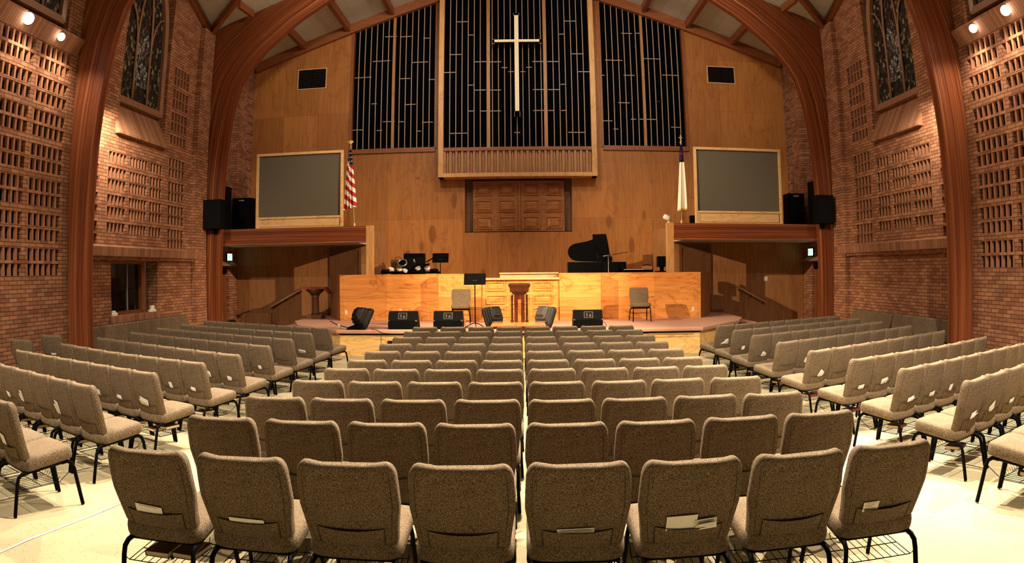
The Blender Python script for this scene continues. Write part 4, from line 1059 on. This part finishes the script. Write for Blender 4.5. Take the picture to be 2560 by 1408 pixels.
# piano
YP = 19.7; PF = 1.19
x0, zt0 = atY(1419, 651, YP); x1 = atY(1545, 651, YP)[0]
pn = thing('grand_piano', 'black grand piano with raised lid behind the choir wall', 'piano', (x0, YP, PF))
L = x1 - x0; hz = atY(1470, 655, YP)[1] - PF
plan = [(0, .0), (L, .0), (L, 1.4), (L - .35, 1.4), (L * .45, .95), (L * .25, .85), (L * .05, .75), (0, .5)]
MB().prism(plan, hz - .32, hz, 'z').build('case', M['gloss'], pn, .015)
for lx, ly in ((.15, .3), (L - .2, .15), (L - .2, 1.2)): MB().lathe([(.05, 0), (.04, .1), (.06, hz - .32)], lx, ly, 12).build('leg', M['gloss'], pn)
lid_px = [(1419, 632), (1421, 621), (1427, 614), (1437, 609), (1455, 606), (1473, 602), (1482, 598), (1481, 586), (1515, 585), (1519, 602), (1524, 630), (1529, 655), (1447, 654), (1432, 651), (1423, 643)]
def smooth(P_, it=2):
    for _ in range(it):
        Q_ = [P_[0]]
        for a, b in zip(P_, P_[1:]): Q_ += [(a[0] * .75 + b[0] * .25, a[1] * .75 + b[1] * .25), (a[0] * .25 + b[0] * .75, a[1] * .25 + b[1] * .75)]
        P_ = Q_ + [P_[-1]]
    return P_
lid_px = smooth(lid_px[11:] + lid_px[:7]) + lid_px[7:11]
lid = [(atY(a, b, YP + .5)[0] - x0, atY(a, b, YP + .5)[1] - PF) for a, b in lid_px]
MB().prism(lid, .5, .53, 'y').build('raised_lid', M['gloss'], pn, .005)
MB().tube([(L * .62, .12, hz), (L * .58, .5, hz + .5)], .012, 6).build('lid_prop', M['gloss'], pn)
MB().box(L - .02, L + .26, .1, 1.3, hz - .32, hz - .0).build('key_block', M['gloss'], pn, .02)
MB().box(L * .8, L * .92, .35, .37, hz + .02, hz + .16).build('music_desk', M['gloss'], pn)
kx0, kx1 = atY(1560, 677, 19.2)[0], atY(1632, 677, 19.2)[0]
kb = thing('keyboard', 'long black electronic keyboard right of the piano', 'keyboard', (kx0, 19.2, PF))
kz = atY(1600, 677, 19.2)[1] - PF
MB().box(0, kx1 - kx0, 0, .3, kz - .1, kz + .03).build('body', M['blackbox'], kb, .01)
ks = MB(); 
for k in range(16): ks.box(.02 + k * .034, .05 + k * .034, -.02, .1, kz + .031, kz + .045)
ks.build('keys', M['white'], kb)
for a in (.15, kx1 - kx0 - .15): MB().box(a - .02, a + .02, .1, .14, 0, kz - .1).build('leg', M['blackmetal'], kb)
# microphone boom
mx = thing('microphone_stand', 'microphone on a long boom stand in front of the piano', 'microphone stand', (atY(1521, 670, 19.4)[0], 19.4, PF))
z1 = atY(1521, 640, 19.4)[1] - PF; mx0 = mx.location.x
MB().tube([(0, 0, .02), (0, 0, z1)], .012, 8).build('pole', M['greymetal'], mx)
a, b = atY(1571, 630, 19.4), atY(1525, 638, 19.4); c = atY(1508, 641, 19.4)
MB().tube([(a[0] - mx0, 0, a[1] - PF), (b[0] - mx0, 0, b[1] - PF)], .009, 6).build('boom', M['blackmetal'], mx)
MB().tube([(b[0] - mx0, 0, b[1] - PF), (c[0] - mx0, -.02, c[1] - PF)], .017, 8).build('microphone', M['greymetal'], mx)
for q_ in (90, 210, 330):
    q_ = math.radians(q_); MB().tube([(0, 0, .12), (.25 * math.cos(q_), .25 * math.sin(q_), .01)], .01, 6).build('leg', M['blackmetal'], mx)
x, z = atY(1656, 655, 18.9); cm = thing('studio_monitor', 'small black speaker on a stand beside the right balcony post', 'speaker', (x, 18.9, PF))
zz = z - PF; MB().box(-.13, .10, 0, .2, zz - .14, zz + .16).build('cabinet', M['blackbox'], cm, .015); MB().box(-.05, .05, .05, .15, zz - .26, zz - .14).build('neck', M['blackbox'], cm); MB().prism([(-.26, 0), (.1, 0), (.1, zz - .3), (.08, zz - .25), (-.14, zz - .25), (-.22, zz - .34)], -.1, .3, 'y').build('case', M['blackbox'], cm)
x, z = atY(1617, 672, 19.9); ch_ = thing('wire_chair', 'thin curved chair back showing beside the keyboard', 'chair', (x, 19.9, PF))
zz = z - PF; c = MB(); c.tube([(-.17, 0, 0), (-.17, 0, zz), (-.12, 0, zz + .09), (0, 0, zz + .13), (.12, 0, zz + .09), (.17, 0, zz), (.17, 0, 0)], .012, 6); c.build('back_frame', M['blackmetal'], ch_); MB().box(-.16, .16, -.02, .01, zz - .1, zz + .08).build('back_panel', M['grille_oak'], ch_)

# drums and amplifiers
YD = 19.7
ax0, az = atY(1009, 634, YD + .4); ax1 = atY(1060, 634, YD + .4)[0]
am = thing('amplifier', 'black amplifier cabinet with a strap handle behind the drums', 'amplifier', (ax0, YD + .4, PF)); h = az - PF; w = ax1 - ax0
MB().box(0, w, 0, .35, 0, h).build('cabinet', M['blackbox'], am, .015); MB().box(.03, w - .03, -.01, 0, .04, h - .12).build('grille', M['blackcloth2'], am)
MB().tube([(.06, .15, h - .01), (.08, .15, h + .05), (.13, .15, h + .06), (.18, .15, h - .01)], .01, 6).build('handle', M['blackmetal'], am)
x2, z2 = atY(977, 650, YD + .3); h = z2 - PF
ab = thing('amplifier', 'smaller brown amplifier to the left of the black one behind the drums', 'amplifier', (x2, YD + .3, PF))
MB().box(0, .34, 0, .35, 0, h).build('cabinet', M['dark_door'], ab, .015); MB().tube([(.1, .15, h - .01), (.12, .15, h + .07), (.24, .15, h + .085), (.3, .15, h - .01)], .009, 6).build('handle', M['blackmetal'], ab)
dk0 = atY(1020, 680, YD)[0]
dr = thing('drum_kit', 'electronic drum kit of black and white pads behind the choir wall', 'drum kit', (dk0, YD, PF))
rel = lambda px, py, Y=YD: (atY(px, py, Y)[0] - dk0, Y - YD, atY(px, py, Y)[1] - PF)
def pad(px, py, r, tilt, mat, name='drum_pad', rzr=0):
    p = rel(px, py); m = MB(); m.lathe([(r * .96, -.03), (r, -.02), (r, .02), (r * .93, .03)], 0, 0, 18)
    m.xf(Matrix.Translation(p) @ Matrix.Rotation(rzr, 4, 'Y') @ Matrix.Rotation(tilt, 4, 'X')); return m.build(name, M[mat], dr)
for px, py, t, r_ in ((978, 673, .35, .35), (999, 674, .35, -.1), (1013, 677, .35, .5), (1045, 671, .5, -.35), (1068, 671, .5, -.4)): pad(px, py, .085, t, 'white', 'drum_pad', r_)
for px, py, t in ((963, 678, .2), (1030, 678, .2), (1085, 676, .2)): pad(px, py, .12, t, 'blackmetal')
cy_p = rel(1005.7, 657)
for r, rr, mt, nm in ((.15, .11, 'greymetal', 'cymbal_ring'), (.10, .0, 'blackmetal', 'cymbal_centre')):
    m = MB(); m.lathe([(r, -.008), (r, .008), (max(rr, .005), .012), (max(rr, .005), -.004)], 0, 0, 26); m.xf(Matrix.Translation(cy_p) @ Matrix.Rotation(.85, 4, 'X')); m.build(nm, M[mt], dr)
rk = MB()
rk.tube([(cy_p[0], 0, cy_p[2]), (cy_p[0], .02, 0)], .012, 6)
for px in (958, 990, 1024, 1060, 1094): p = rel(px, 682); rk.tube([(p[0], 0, 0), (p[0], 0, p[2] + .1)], .02, 8)
a, b = rel(952, 682), rel(1100, 681); rk.tube([a, b], .03, 8); rk.tube([rel(1047, 663), rel(1037, 650), rel(1034, 648)], .012, 6); rk.tube([rel(1030, 645), rel(1046, 644)], .01, 6)
rk.build('rack', M['blackmetal'], dr)
m = MB(); m.tube([rel(1034, 648), rel(1037, 657)], .03, 10); m.build('microphone', M['greymetal'], dr)
m = MB(); m.prism([(-.12, -.05), (.14, .04), (.13, .09), (-.1, .02)], -.1, .1, 'y'); p = rel(1062, 666); m.v = [(q_[0] + p[0], q_[1] + p[1], q_[2] + p[2]) for q_ in m.v]; m.build('sound_module', M['blackbox'], dr)
m = MB(); m.tube([rel(1066, 655), rel(1082, 646), rel(1090, 643)], .02, 6); m.build('stick_bag', M['blackmetal'], dr)

# ------------------------------------------------------------------ spotlights on the near brick ledges
def ledge_spot(s, px, py, side_word, nm, big):
    sx = s * 8.86; v = pix(px, py); k = sx / v[0]; y_ = v[2] * k; z_ = CAM_H + v[1] * k
    t = thing('spotlight', '%s lit spotlight under the %s brick ledge' % (nm, side_word), 'spotlight', (sx, y_, z_))
    aim = (Vector((s * 1.0, y_ - 6.5, .6)) - Vector((sx, y_, z_))).to_track_quat('Z', 'Y').to_matrix().to_4x4()
    MB().lathe([(.03, -.20), (.045, -.12), (.06, -.08), (big * .95, -.02), (big, .0)], 0, 0, 16).xf(aim).build('housing', M['darkgrey'], t)
    MB().lathe([(big * .98, .0), (big * .93, big * .25), (big * .7, big * .5), (big * .35, big * .64), (.005, big * .68)], 0, 0, 18).xf(aim).build('bulb', M['bulb'], t)
    MB().tube([(s * .04, 0, .06), (s * .12, 0, .08), (s * .185, 0, -.06)], .014, 6).build('arm', M['blackmetal'], t)
    return (sx, y_, z_)
for args in ((-1, 71, 46, 'left', 'nearer', .12), (-1, 153, 92, 'left', 'farther', .085), (1, 2514, 26, 'right', 'nearer', .105), (1, 2433, 71, 'right', 'farther', .09)):
    p = ledge_spot(*args); s = args[0]
    if args[4] == 'nearer': spot('spotlight_beam', (p[0] - s * .2, p[1] - .1, p[2] - .12), (s * 3.6, 4.0, 0), 7000 if s > 0 else 3900, 78, .7, .05)
    else: spot('spotlight_beam', (p[0] - s * .2, p[1] + .05, p[2] - .12), (-s * 2.8, 18.2, 1.0), 9800, 42, .7, .04, TUNG)
    spot('spotlight_wash', (p[0] - s * .2, p[1], p[2] - .1), (s * 9.0, p[1] + .5, 3.6), 150, 120, .9, .08)
# same fittings hidden behind the nearer arches light the far bay
for s in (-1, 1):
    spot('bay_light', (s * 8.2, 12.2, 5.6), (s * 9.1, 13.6, 3.4), 620 if s < 0 else 300, 120, .8, .06)

# ------------------------------------------------------------------ the chairs
def superring(hw, hd, cx, cy, z, n=28, e=.32, curve=0.0, dip=0.0):
    r = []
    for k in range(n):
        th = 2 * PI * (k + .5) / n; c, s_ = math.cos(th), math.sin(th)
        x = hw * math.copysign(abs(c) ** e, c); y = hd * math.copysign(abs(s_) ** e, s_)
        u = x / max(hw, 1e-6)
        r.append((cx + x, cy + y - curve * u * u, z + dip * (u * u - .5)))
    return r
BACK0, TOP = .40, .862
H = TOP - BACK0; rc = .07
def wid(z):
    q_ = (z - BACK0) / H
    w = .226 + .028 * min(1, q_ / .5) ** 1.3 - .008 * max(0, (q_ - .6) / .4)
    d = TOP - z
    if d < rc: w -= rc * .72 * (1 - math.sqrt(max(0, 1 - (1 - d / rc) ** 2)))
    if q_ < .06: w -= .012 * (1 - q_ / .06) ** 2
    return w
def thk(z):
    d = TOP - z; q_ = (z - BACK0) / H; th = .036 + .004 * math.sin(PI * q_)
    if d < .03: th *= .35 + .65 * math.sqrt(max(0, 1 - (1 - d / .03) ** 2))
    if q_ < .05: th *= .6 + .4 * math.sqrt(q_ / .05)
    return th
back_y = lambda z: .115 * (TOP - z) / H - .01 * math.sin(PI * (z - BACK0) / H)
curve_at = lambda x, z: (.014 + .010 * (z - BACK0) / H) * (x / wid(z)) ** 2
rear_y = lambda x, z: back_y(z) - thk(z) + curve_at(x, z)      # rear surface of the backrest
def chair_proto():
    t = thing('upholstered_chair', 'x', 'chair')
    bk = MB(); R_ = []
    zs = [BACK0 + H * k / 14 for k in range(13)] + [TOP - .045, TOP - .03, TOP - .018, TOP - .008, TOP - .002, TOP]
    for z in zs:
        q_ = (z - BACK0) / H
        R_.append(superring(wid(z), thk(z), 0, back_y(z), z, 32, .30, -(.014 + .010 * q_), .016 * q_ ** 2))
    bk.rings(R_)
    bo = bk.build('backrest', M['fabric'], t)
    # seam near the rim of the back face
    sm = MB(); pts = []
    zl = [BACK0 + .05 + (TOP - .035 - BACK0 - .05) * k / 12 for k in range(13)]
    yb = lambda x, z: rear_y(x, z) + .0015
    for z in zl: pts.append((-(wid(z) * .87), yb(-wid(z) * .87, z) + .003, z))
    for k in range(1, 8):
        x = -wid(zl[-1]) * .87 + 2 * wid(zl[-1]) * .87 * k / 8; z = TOP - .033 + .012 * (x / .23) ** 2 * .6
        pts.append((x, yb(x, TOP - .05) + .003, z))
    for z in reversed(zl): pts.append((wid(z) * .87, yb(wid(z) * .87, z) + .003, z))
    sm.tube(pts, .0028, 4); sm.build('piping', M['seam'], t)
    # back pocket
    pk = MB(); w0, w1 = .165, .172; nx = 12; rows = []
    for j in range(5):
        v = j / 4; r = []
        for i in range(nx + 1):
            u = -1 + 2 * i / nx; z = BACK0 + .012 + v * (.088 + .018 * u * u); x = u * (w0 + (w1 - w0) * v)
            y = yb(x, min(z, TOP - .1)) - .004 - .011 * (1 - u * u) * v
            r.append((x, y, z))
        rows.append(r)
    vs = [p for r in rows for p in r]; fs = [(j * (nx + 1) + i, j * (nx + 1) + i + 1, (j + 1) * (nx + 1) + i + 1, (j + 1) * (nx + 1) + i) for j in range(4) for i in range(nx)]
    pk.add(vs, fs, 0, True)
    inner_ = [(p[0], p[1] + .003, p[2]) for p in rows[-1]]
    pk.add(rows[-1] + inner_, [(i, i + 1, nx + 2 + i, nx + 1 + i) for i in range(nx)], 1)
    rim = MB(); rim.tube([(p[0], p[1] - .001, p[2]) for p in [rows[k][0] for k in range(5)] + rows[-1][1:-1] + [rows[k][-1] for k in range(4, -1, -1)]], .002, 4)
    po = pk.build('back_pocket', [M['fabric'], M['seam']], t); rim.build('pocket_piping', M['seam'], po)
    # seat cushion: rounded, front rolled over, sloping down to the rear
    st = MB(); R_ = []
    for z, g in ((.355, .86), (.358, .93), (.37, .985), (.39, 1.0), (.42, 1.0), (.445, .985), (.457, .95), (.463, .88), (.466, .6), (.467, .2)):
        R_.append(superring(.247 * g if g > .8 else .247 * g, .232 * g, 0, .305, z, 32, .26))
    st.rings(R_)
    st.v = [(x, y, z + .035 * (y - .30) / .24 + (.0 if y < .46 else -.012 * ((y - .46) / .075) ** 2)) for x, y, z in st.v]
    st.build('seat', M['fabric'], t)
    # frame: rails, uprights
    fr = MB()
    for d in (-1, 1):
        fr.tube([(d * .212, .065, .318), (d * .212, .47, .368)], .013, 6)
        fr.tube([(d * .195, .10, .33), (d * .188, .112, .40), (d * .188, .115, .47)], .011, 6)
    for y_, z_ in ((.10, .325), (.43, .358)): fr.tube([(-.212, y_, z_), (.212, y_, z_)], .011, 6)
    fr.build('seat_frame', M['blackmetal'], t)
    for d in (-1, 1):
        l = MB(); l.tube([(d * .212, .12, .325), (d * .214, .06, .318), (d * .218, .025, .295), (d * .222, .008, .25), (d * .236, -.055, .006)], .017, 8, 0, .75); l.build('rear_leg', M['blackmetal'], t)
        l = MB(); l.tube([(d * .212, .42, .362), (d * .214, .475, .367), (d * .218, .512, .345), (d * .222, .528, .30), (d * .234, .565, .006)], .017, 8, 0, .75); l.build('front_leg', M['blackmetal'], t)
    rk = MB()
    for k in range(9): x = -.19 + k * .0475; rk.tube([(x, .05, .20), (x, .38, .215), (x, .40, .25)], .0028, 4)
    for y_, z_ in ((.05, .20), (.22, .207), (.38, .215)): rk.tube([(-.222, y_, z_), (.222, y_, z_)], .0034, 4)
    for d in (-1, 1): rk.tube([(d * .222, .005, .245), (d * .222, .05, .20), (d * .222, .38, .215), (d * .222, .52, .31)], .0034, 4)
    rk.build('book_rack', M['blackmetal'], t)
    register(t)
    return t
ORD = ['first', 'second', 'third', 'fourth', 'fifth', 'sixth', 'seventh', 'eighth', 'ninth', 'tenth', 'eleventh']
CHAIRS = {}
proto = chair_proto(); first = [True]
def put_chair(key, x, y, z, rzr, label, group, slope=True):
    o = proto if first[0] else copy_tree(proto); first[0] = False
    sl_ = math.atan((floor_z(y + .7) - floor_z(y - .5)) / 1.2) if slope else 0
    Mx = Matrix.Translation((x, y, z)) @ Matrix.Rotation(sl_, 4, 'X') @ Matrix.Rotation(rzr, 4, 'Z')
    o.matrix_world = Mx; o['label'] = label
    if group: o['group'] = group
    elif 'group' in o: del o['group']
    CHAIRS[key] = (Mx, label); return o
# middle block: eleven rows of eight
rowY = [3.07, 4.0, 4.93, 5.97, 7.02, 8.02, 9.0, 9.97, 11.0, 12.08, 13.05]
seamX = [-.008, -.003, .02, .05, .055, .055, .045, .048, .05, .048, .047]
for r, y in enumerate(rowY):
    for c in range(8):
        x = seamX[r] + (c - 3.5) * (.552 - .0012 * r)
        put_chair(('M', r, c), x + random.uniform(-.006, .006), y + random.uniform(-.012, .012), floor_z(y), random.uniform(-.012, .012),
                  'tan fabric chair, %s from left in the %s row from back of middle block' % (ORD[c], ORD[r]), 'rows of tan chairs in the middle block')
# side blocks
A_L, A_R = math.radians(27.2), math.radians(28.8)
LY = [4.0, 5.12, 6.24, 7.39, 8.48, 9.62, 10.67, 11.73, 12.89]; RY = [3.84, 4.95, 6.05, 7.15, 8.38, 9.53, 10.67, 11.68, 12.71]
for s, ys, A, sp_, sd in ((-1, LY, A_L, .516, 'left'), (1, RY, A_R, .517, 'right')):
    for r, y0 in enumerate(ys):
        n = (3 if r == 0 else 8)
        if r == 1: n = 7
        if r == 2 and s > 0: n = 8
        for c in range(n):
            x = s * (3.91 if s < 0 else 3.96) + s * c * sp_ * math.cos(A); y = y0 + c * sp_ * math.sin(A)
            if r == 0 and c == 0 and s < 0: pass
            put_chair((sd[0].upper(), r, c), x, y, floor_z(y), (s * A) + random.uniform(-.015, .015),
                      'tan fabric chair, %s from the aisle in the %s row from back of %s block' % (ORD[c], ORD[r], sd), 'rows of tan chairs in the %s block' % sd)
# chairs along the side walls
for s, sd in ((-1, 'left'), (1, 'right')):
    for k in range(9):
        y = 12.3 + .512 * k + (.1 if s > 0 and k > 4 else 0)
        put_chair(('W' + sd[0], k, 0), s * 8.90, y, 0, s * PI / 2, 'shaded chair with its back to the %s brick wall, %s from the near arch' % (sd, ORD[k]), 'chairs lined up along the %s wall' % sd)
put_chair(('X', 0, 0), -8.50, 10.33, 0, .05, 'shaded chair standing alone by the left wall, just before the near arch', None)
put_chair(('X', 1, 0), -8.47, 9.41, 0, .03, 'shaded chair standing alone by the left wall, nearer of two before the arch', None)
# two chairs on the platform facing the seats
put_chair(('S', 0, 0), atY(1153, 740, 17.75)[0], 17.75, PZ, PI + .06, 'brown chair facing the seats on the platform, left of the lectern', None)
put_chair(('S', 1, 0), atY(1596, 740, 17.75)[0], 17.75, PZ, PI, 'brown chair facing the seats on the platform, right of the lectern', None)

# ------------------------------------------------------------------ cards in the pockets, books in the racks
def where(key):
    b, r, c = key
    if b == 'M': return 'middle block, %s, %s from left' % ('nearest row' if r == 0 else ORD[r] + ' row from back', ORD[c])
    if b in 'LR': return '%s block, %s row from back, %s from aisle' % ('left' if b == 'L' else 'right', ORD[r], ORD[c])
    return 'shaded lone chair before the near left arch'
def card(key, x, w, h, tilt=0, lean=0, kind='white card', up=0, folds=0, dy=0, ink=False):
    """h = height showing above the pocket's rim"""
    Mx, _ = CHAIRS[key]; z0 = BACK0 + .10
    y0 = rear_y(x, z0) - .005 + dy; sl = math.atan2(rear_y(x, z0) - rear_y(x, z0 + .08), .08)
    t = bpy.data.objects.new('paper_card', None); COL.objects.link(t)
    t.matrix_world = Mx @ Matrix.Translation((x, y0, z0)) @ Matrix.Rotation(sl + .05 + lean, 4, 'X') @ Matrix.Rotation(tilt, 4, 'Y')
    tag(t, '%s in chair pocket, %s' % (kind, where(key)), 'paper', 'papers in the chair pockets')
    m = MB(); m.box(-w / 2, w / 2, 0, .0016, -.006, h); m.build('sheet', M['paper'], t)
    if folds:
        m = MB(); e = .02
        m.add([(-w / 2, -.001, .016), (w / 2, -.001, .016), (w / 2 - .01, -e, h * .86), (-w / 2 + .012, -e, h * .8), (-w / 2, -.003, .016), (w / 2, -.003, .016), (w / 2 - .01, -e - .002, h * .86), (-w / 2 + .012, -e - .002, h * .8)], [(0, 1, 2, 3), (7, 6, 5, 4), (0, 4, 5, 1), (1, 5, 6, 2), (2, 6, 7, 3), (3, 7, 4, 0)]); m.build('folded_flap', M['paper'], t)
    if ink:
        m = MB()
        for k in range(ink): m.box(-w * .36, w * (.34 - .1 * (k % 3)), -.0012, -.0004, h * .82 - k * h * .2, h * .82 - k * h * .2 + h * .06)
        m.build('print', M['paper_ink'], t)
card(('M', 0, 0), -.03, .165, .055, .10, 0, 'wide cream card with drawing', .055, 0, 0, 1)
card(('M', 0, 1), .0, .195, .03, .02, 0, 'long narrow cream card', .065)
card(('M', 0, 4), -.01, .18, .03, -.04, 0, 'bundle of folded white papers', .065, 1)
card(('M', 0, 5), -.04, .155, .085, -.03, 0, 'large square white sheet', .06, 0)
card(('M', 0, 5), .085, .11, .06, -.12, 0, 'pair of small printed cards', .062, 1, -.008, 4)
card(('M', 0, 7), -.09, .095, .055, -.02, 0, 'small white printed card', .065, 0, 0, 4)
for key, x, w, h, tl, kd, f in (
    (('L', 0, 0), -.06, .10, .10, .15, 'white folded card', 0), (('L', 1, 4), -.05, .10, .07, .1, 'white card', 0), (('L', 1, 3), -.10, .07, .14, .2, 'tall white leaflet', 1),
    (('L', 1, 1), -.11, .08, .15, .2, 'tall printed leaflet', 1), (('L', 2, 2), -.08, .08, .07, .1, 'white card', 0), (('L', 2, 1), -.07, .09, .06, .05, 'white card', 1), (('L', 2, 0), -.03, .15, .09, .25, 'large white folded sheet', 1),
    (('L', 3, 1), .01, .07, .08, -.05, 'white card', 0), (('L', 3, 0), -.01, .09, .06, .1, 'white printed card', 1), (('L', 4, 1), .03, .12, .10, .12, 'white leaflet', 1), (('L', 4, 0), .0, .09, .06, .12, 'white card', 0),
    (('L', 5, 0), .0, .07, .06, .0, 'small white card', 0), (('L', 7, 0), -.02, .17, .06, .1, 'crumpled white paper', 1), (('L', 3, 4), .0, .08, .05, 0, 'small white card', 0),
    (('R', 1, 0), .02, .11, .07, -.12, 'white card', 1), (('R', 1, 1), -.02, .12, .09, -.5, 'white triangular folded paper', 0), (('R', 1, 2), .03, .12, .05, -.1, 'white card', 0), (('R', 1, 4), .0, .10, .05, -.1, 'white card', 0),
    (('R', 2, 0), .02, .12, .06, -.15, 'card with curled sheet', 1), (('R', 2, 1), .01, .12, .05, -.12, 'white card', 0), (('R', 2, 2), -.02, .08, .08, -.05, 'white printed card', 0), (('R', 2, 5), .03, .12, .08, -.3, 'grey card', 0),
    (('R', 3, 0), .0, .12, .05, -.06, 'white card', 0), (('R', 3, 1), .02, .14, .08, -.12, 'large white brochure', 1), (('R', 3, 2), .03, .08, .06, -.03, 'white card', 0),
    (('R', 4, 0), .01, .09, .10, .5, 'white triangular folded paper', 1), (('R', 5, 1), -.04, .12, .08, .2, 'white triangular folded paper', 0), (('R', 6, 0), .03, .10, .08, .45, 'white folded paper', 1), (('R', 6, 1), -.06, .04, .06, 0, 'small white card', 0),
    (('R', 7, 0), .02, .08, .07, -.08, 'small printed card', 0), (('R', 8, 0), .03, .09, .10, -.3, 'tall card and paper', 1), (('R', 8, 0), -.07, .10, .04, -.4, 'low torn white paper', 0),
    (('X', 0, 0), .03, .12, .04, 0, 'white card', 0)):
    card(key, x, w, h, tl, 0, kd, .065, f)
def book(key, x, y, rzr, mat, kind, lift=0, sz=(.15, .21, .032)):
    Mx, _ = CHAIRS[key]; t = bpy.data.objects.new('hymn_book', None); COL.objects.link(t)
    t.matrix_world = Mx @ Matrix.Translation((x, y, .2185 + lift + .02 * (y - .22))) @ Matrix.Rotation(rzr, 4, 'Z')
    tag(t, '%s in chair rack, %s' % (kind, where(key)), 'book', 'books in the racks under the chairs')
    w, d, h = sz
    c = MB(); c.box(-w / 2, w / 2, -d / 2, d / 2, 0, .003); c.box(-w / 2, w / 2, -d / 2, d / 2, h - .003, h); c.box(-w / 2, -w / 2 + .004, -d / 2, d / 2, .003, h - .003); c.build('cover', M[mat], t)
    MB().box(-w / 2 + .004, w / 2 - .004, -d / 2 + .004, d / 2 - .004, .003, h - .003).build('pages', M['pages'], t)
book(('M', 0, 0), -.06, .2, 0, 'book_dark', 'thick dark book'); book(('M', 0, 0), .11, .22, -.08, 'book_dark', 'second dark book')
book(('M', 0, 3), -.05, .2, .2, 'book_dark', 'dark flat book')
for key, m in ((('L', 1, 3), 'book_dark'), (('L', 1, 1), 'book_dark'), (('L', 2, 1), 'book_dark'), (('L', 2, 0), 'book_dark'), (('L', 2, 2), 'book_dark'), (('L', 3, 0), 'book_dark'), (('L', 4, 0), 'book_dark'), (('L', 1, 4), 'book_dark'),
               (('R', 0, 0), 'book_red'), (('R', 1, 0), 'book_red'), (('R', 2, 0), 'book_red'), (('R', 3, 0), 'book_red'), (('R', 4, 0), 'book_red'), (('R', 5, 0), 'book_red'), (('R', 6, 0), 'book_red')):
    book(key, -.03 if key[0] == 'L' else .04, .2, random.uniform(-.15, .15) + PI / 2 * (key[0] == 'R'), m, 'dark book' if m == 'book_dark' else 'maroon hymn book')
book(('L', 2, 0), .1, .24, .2, 'book_dark', 'upper dark book', .034)
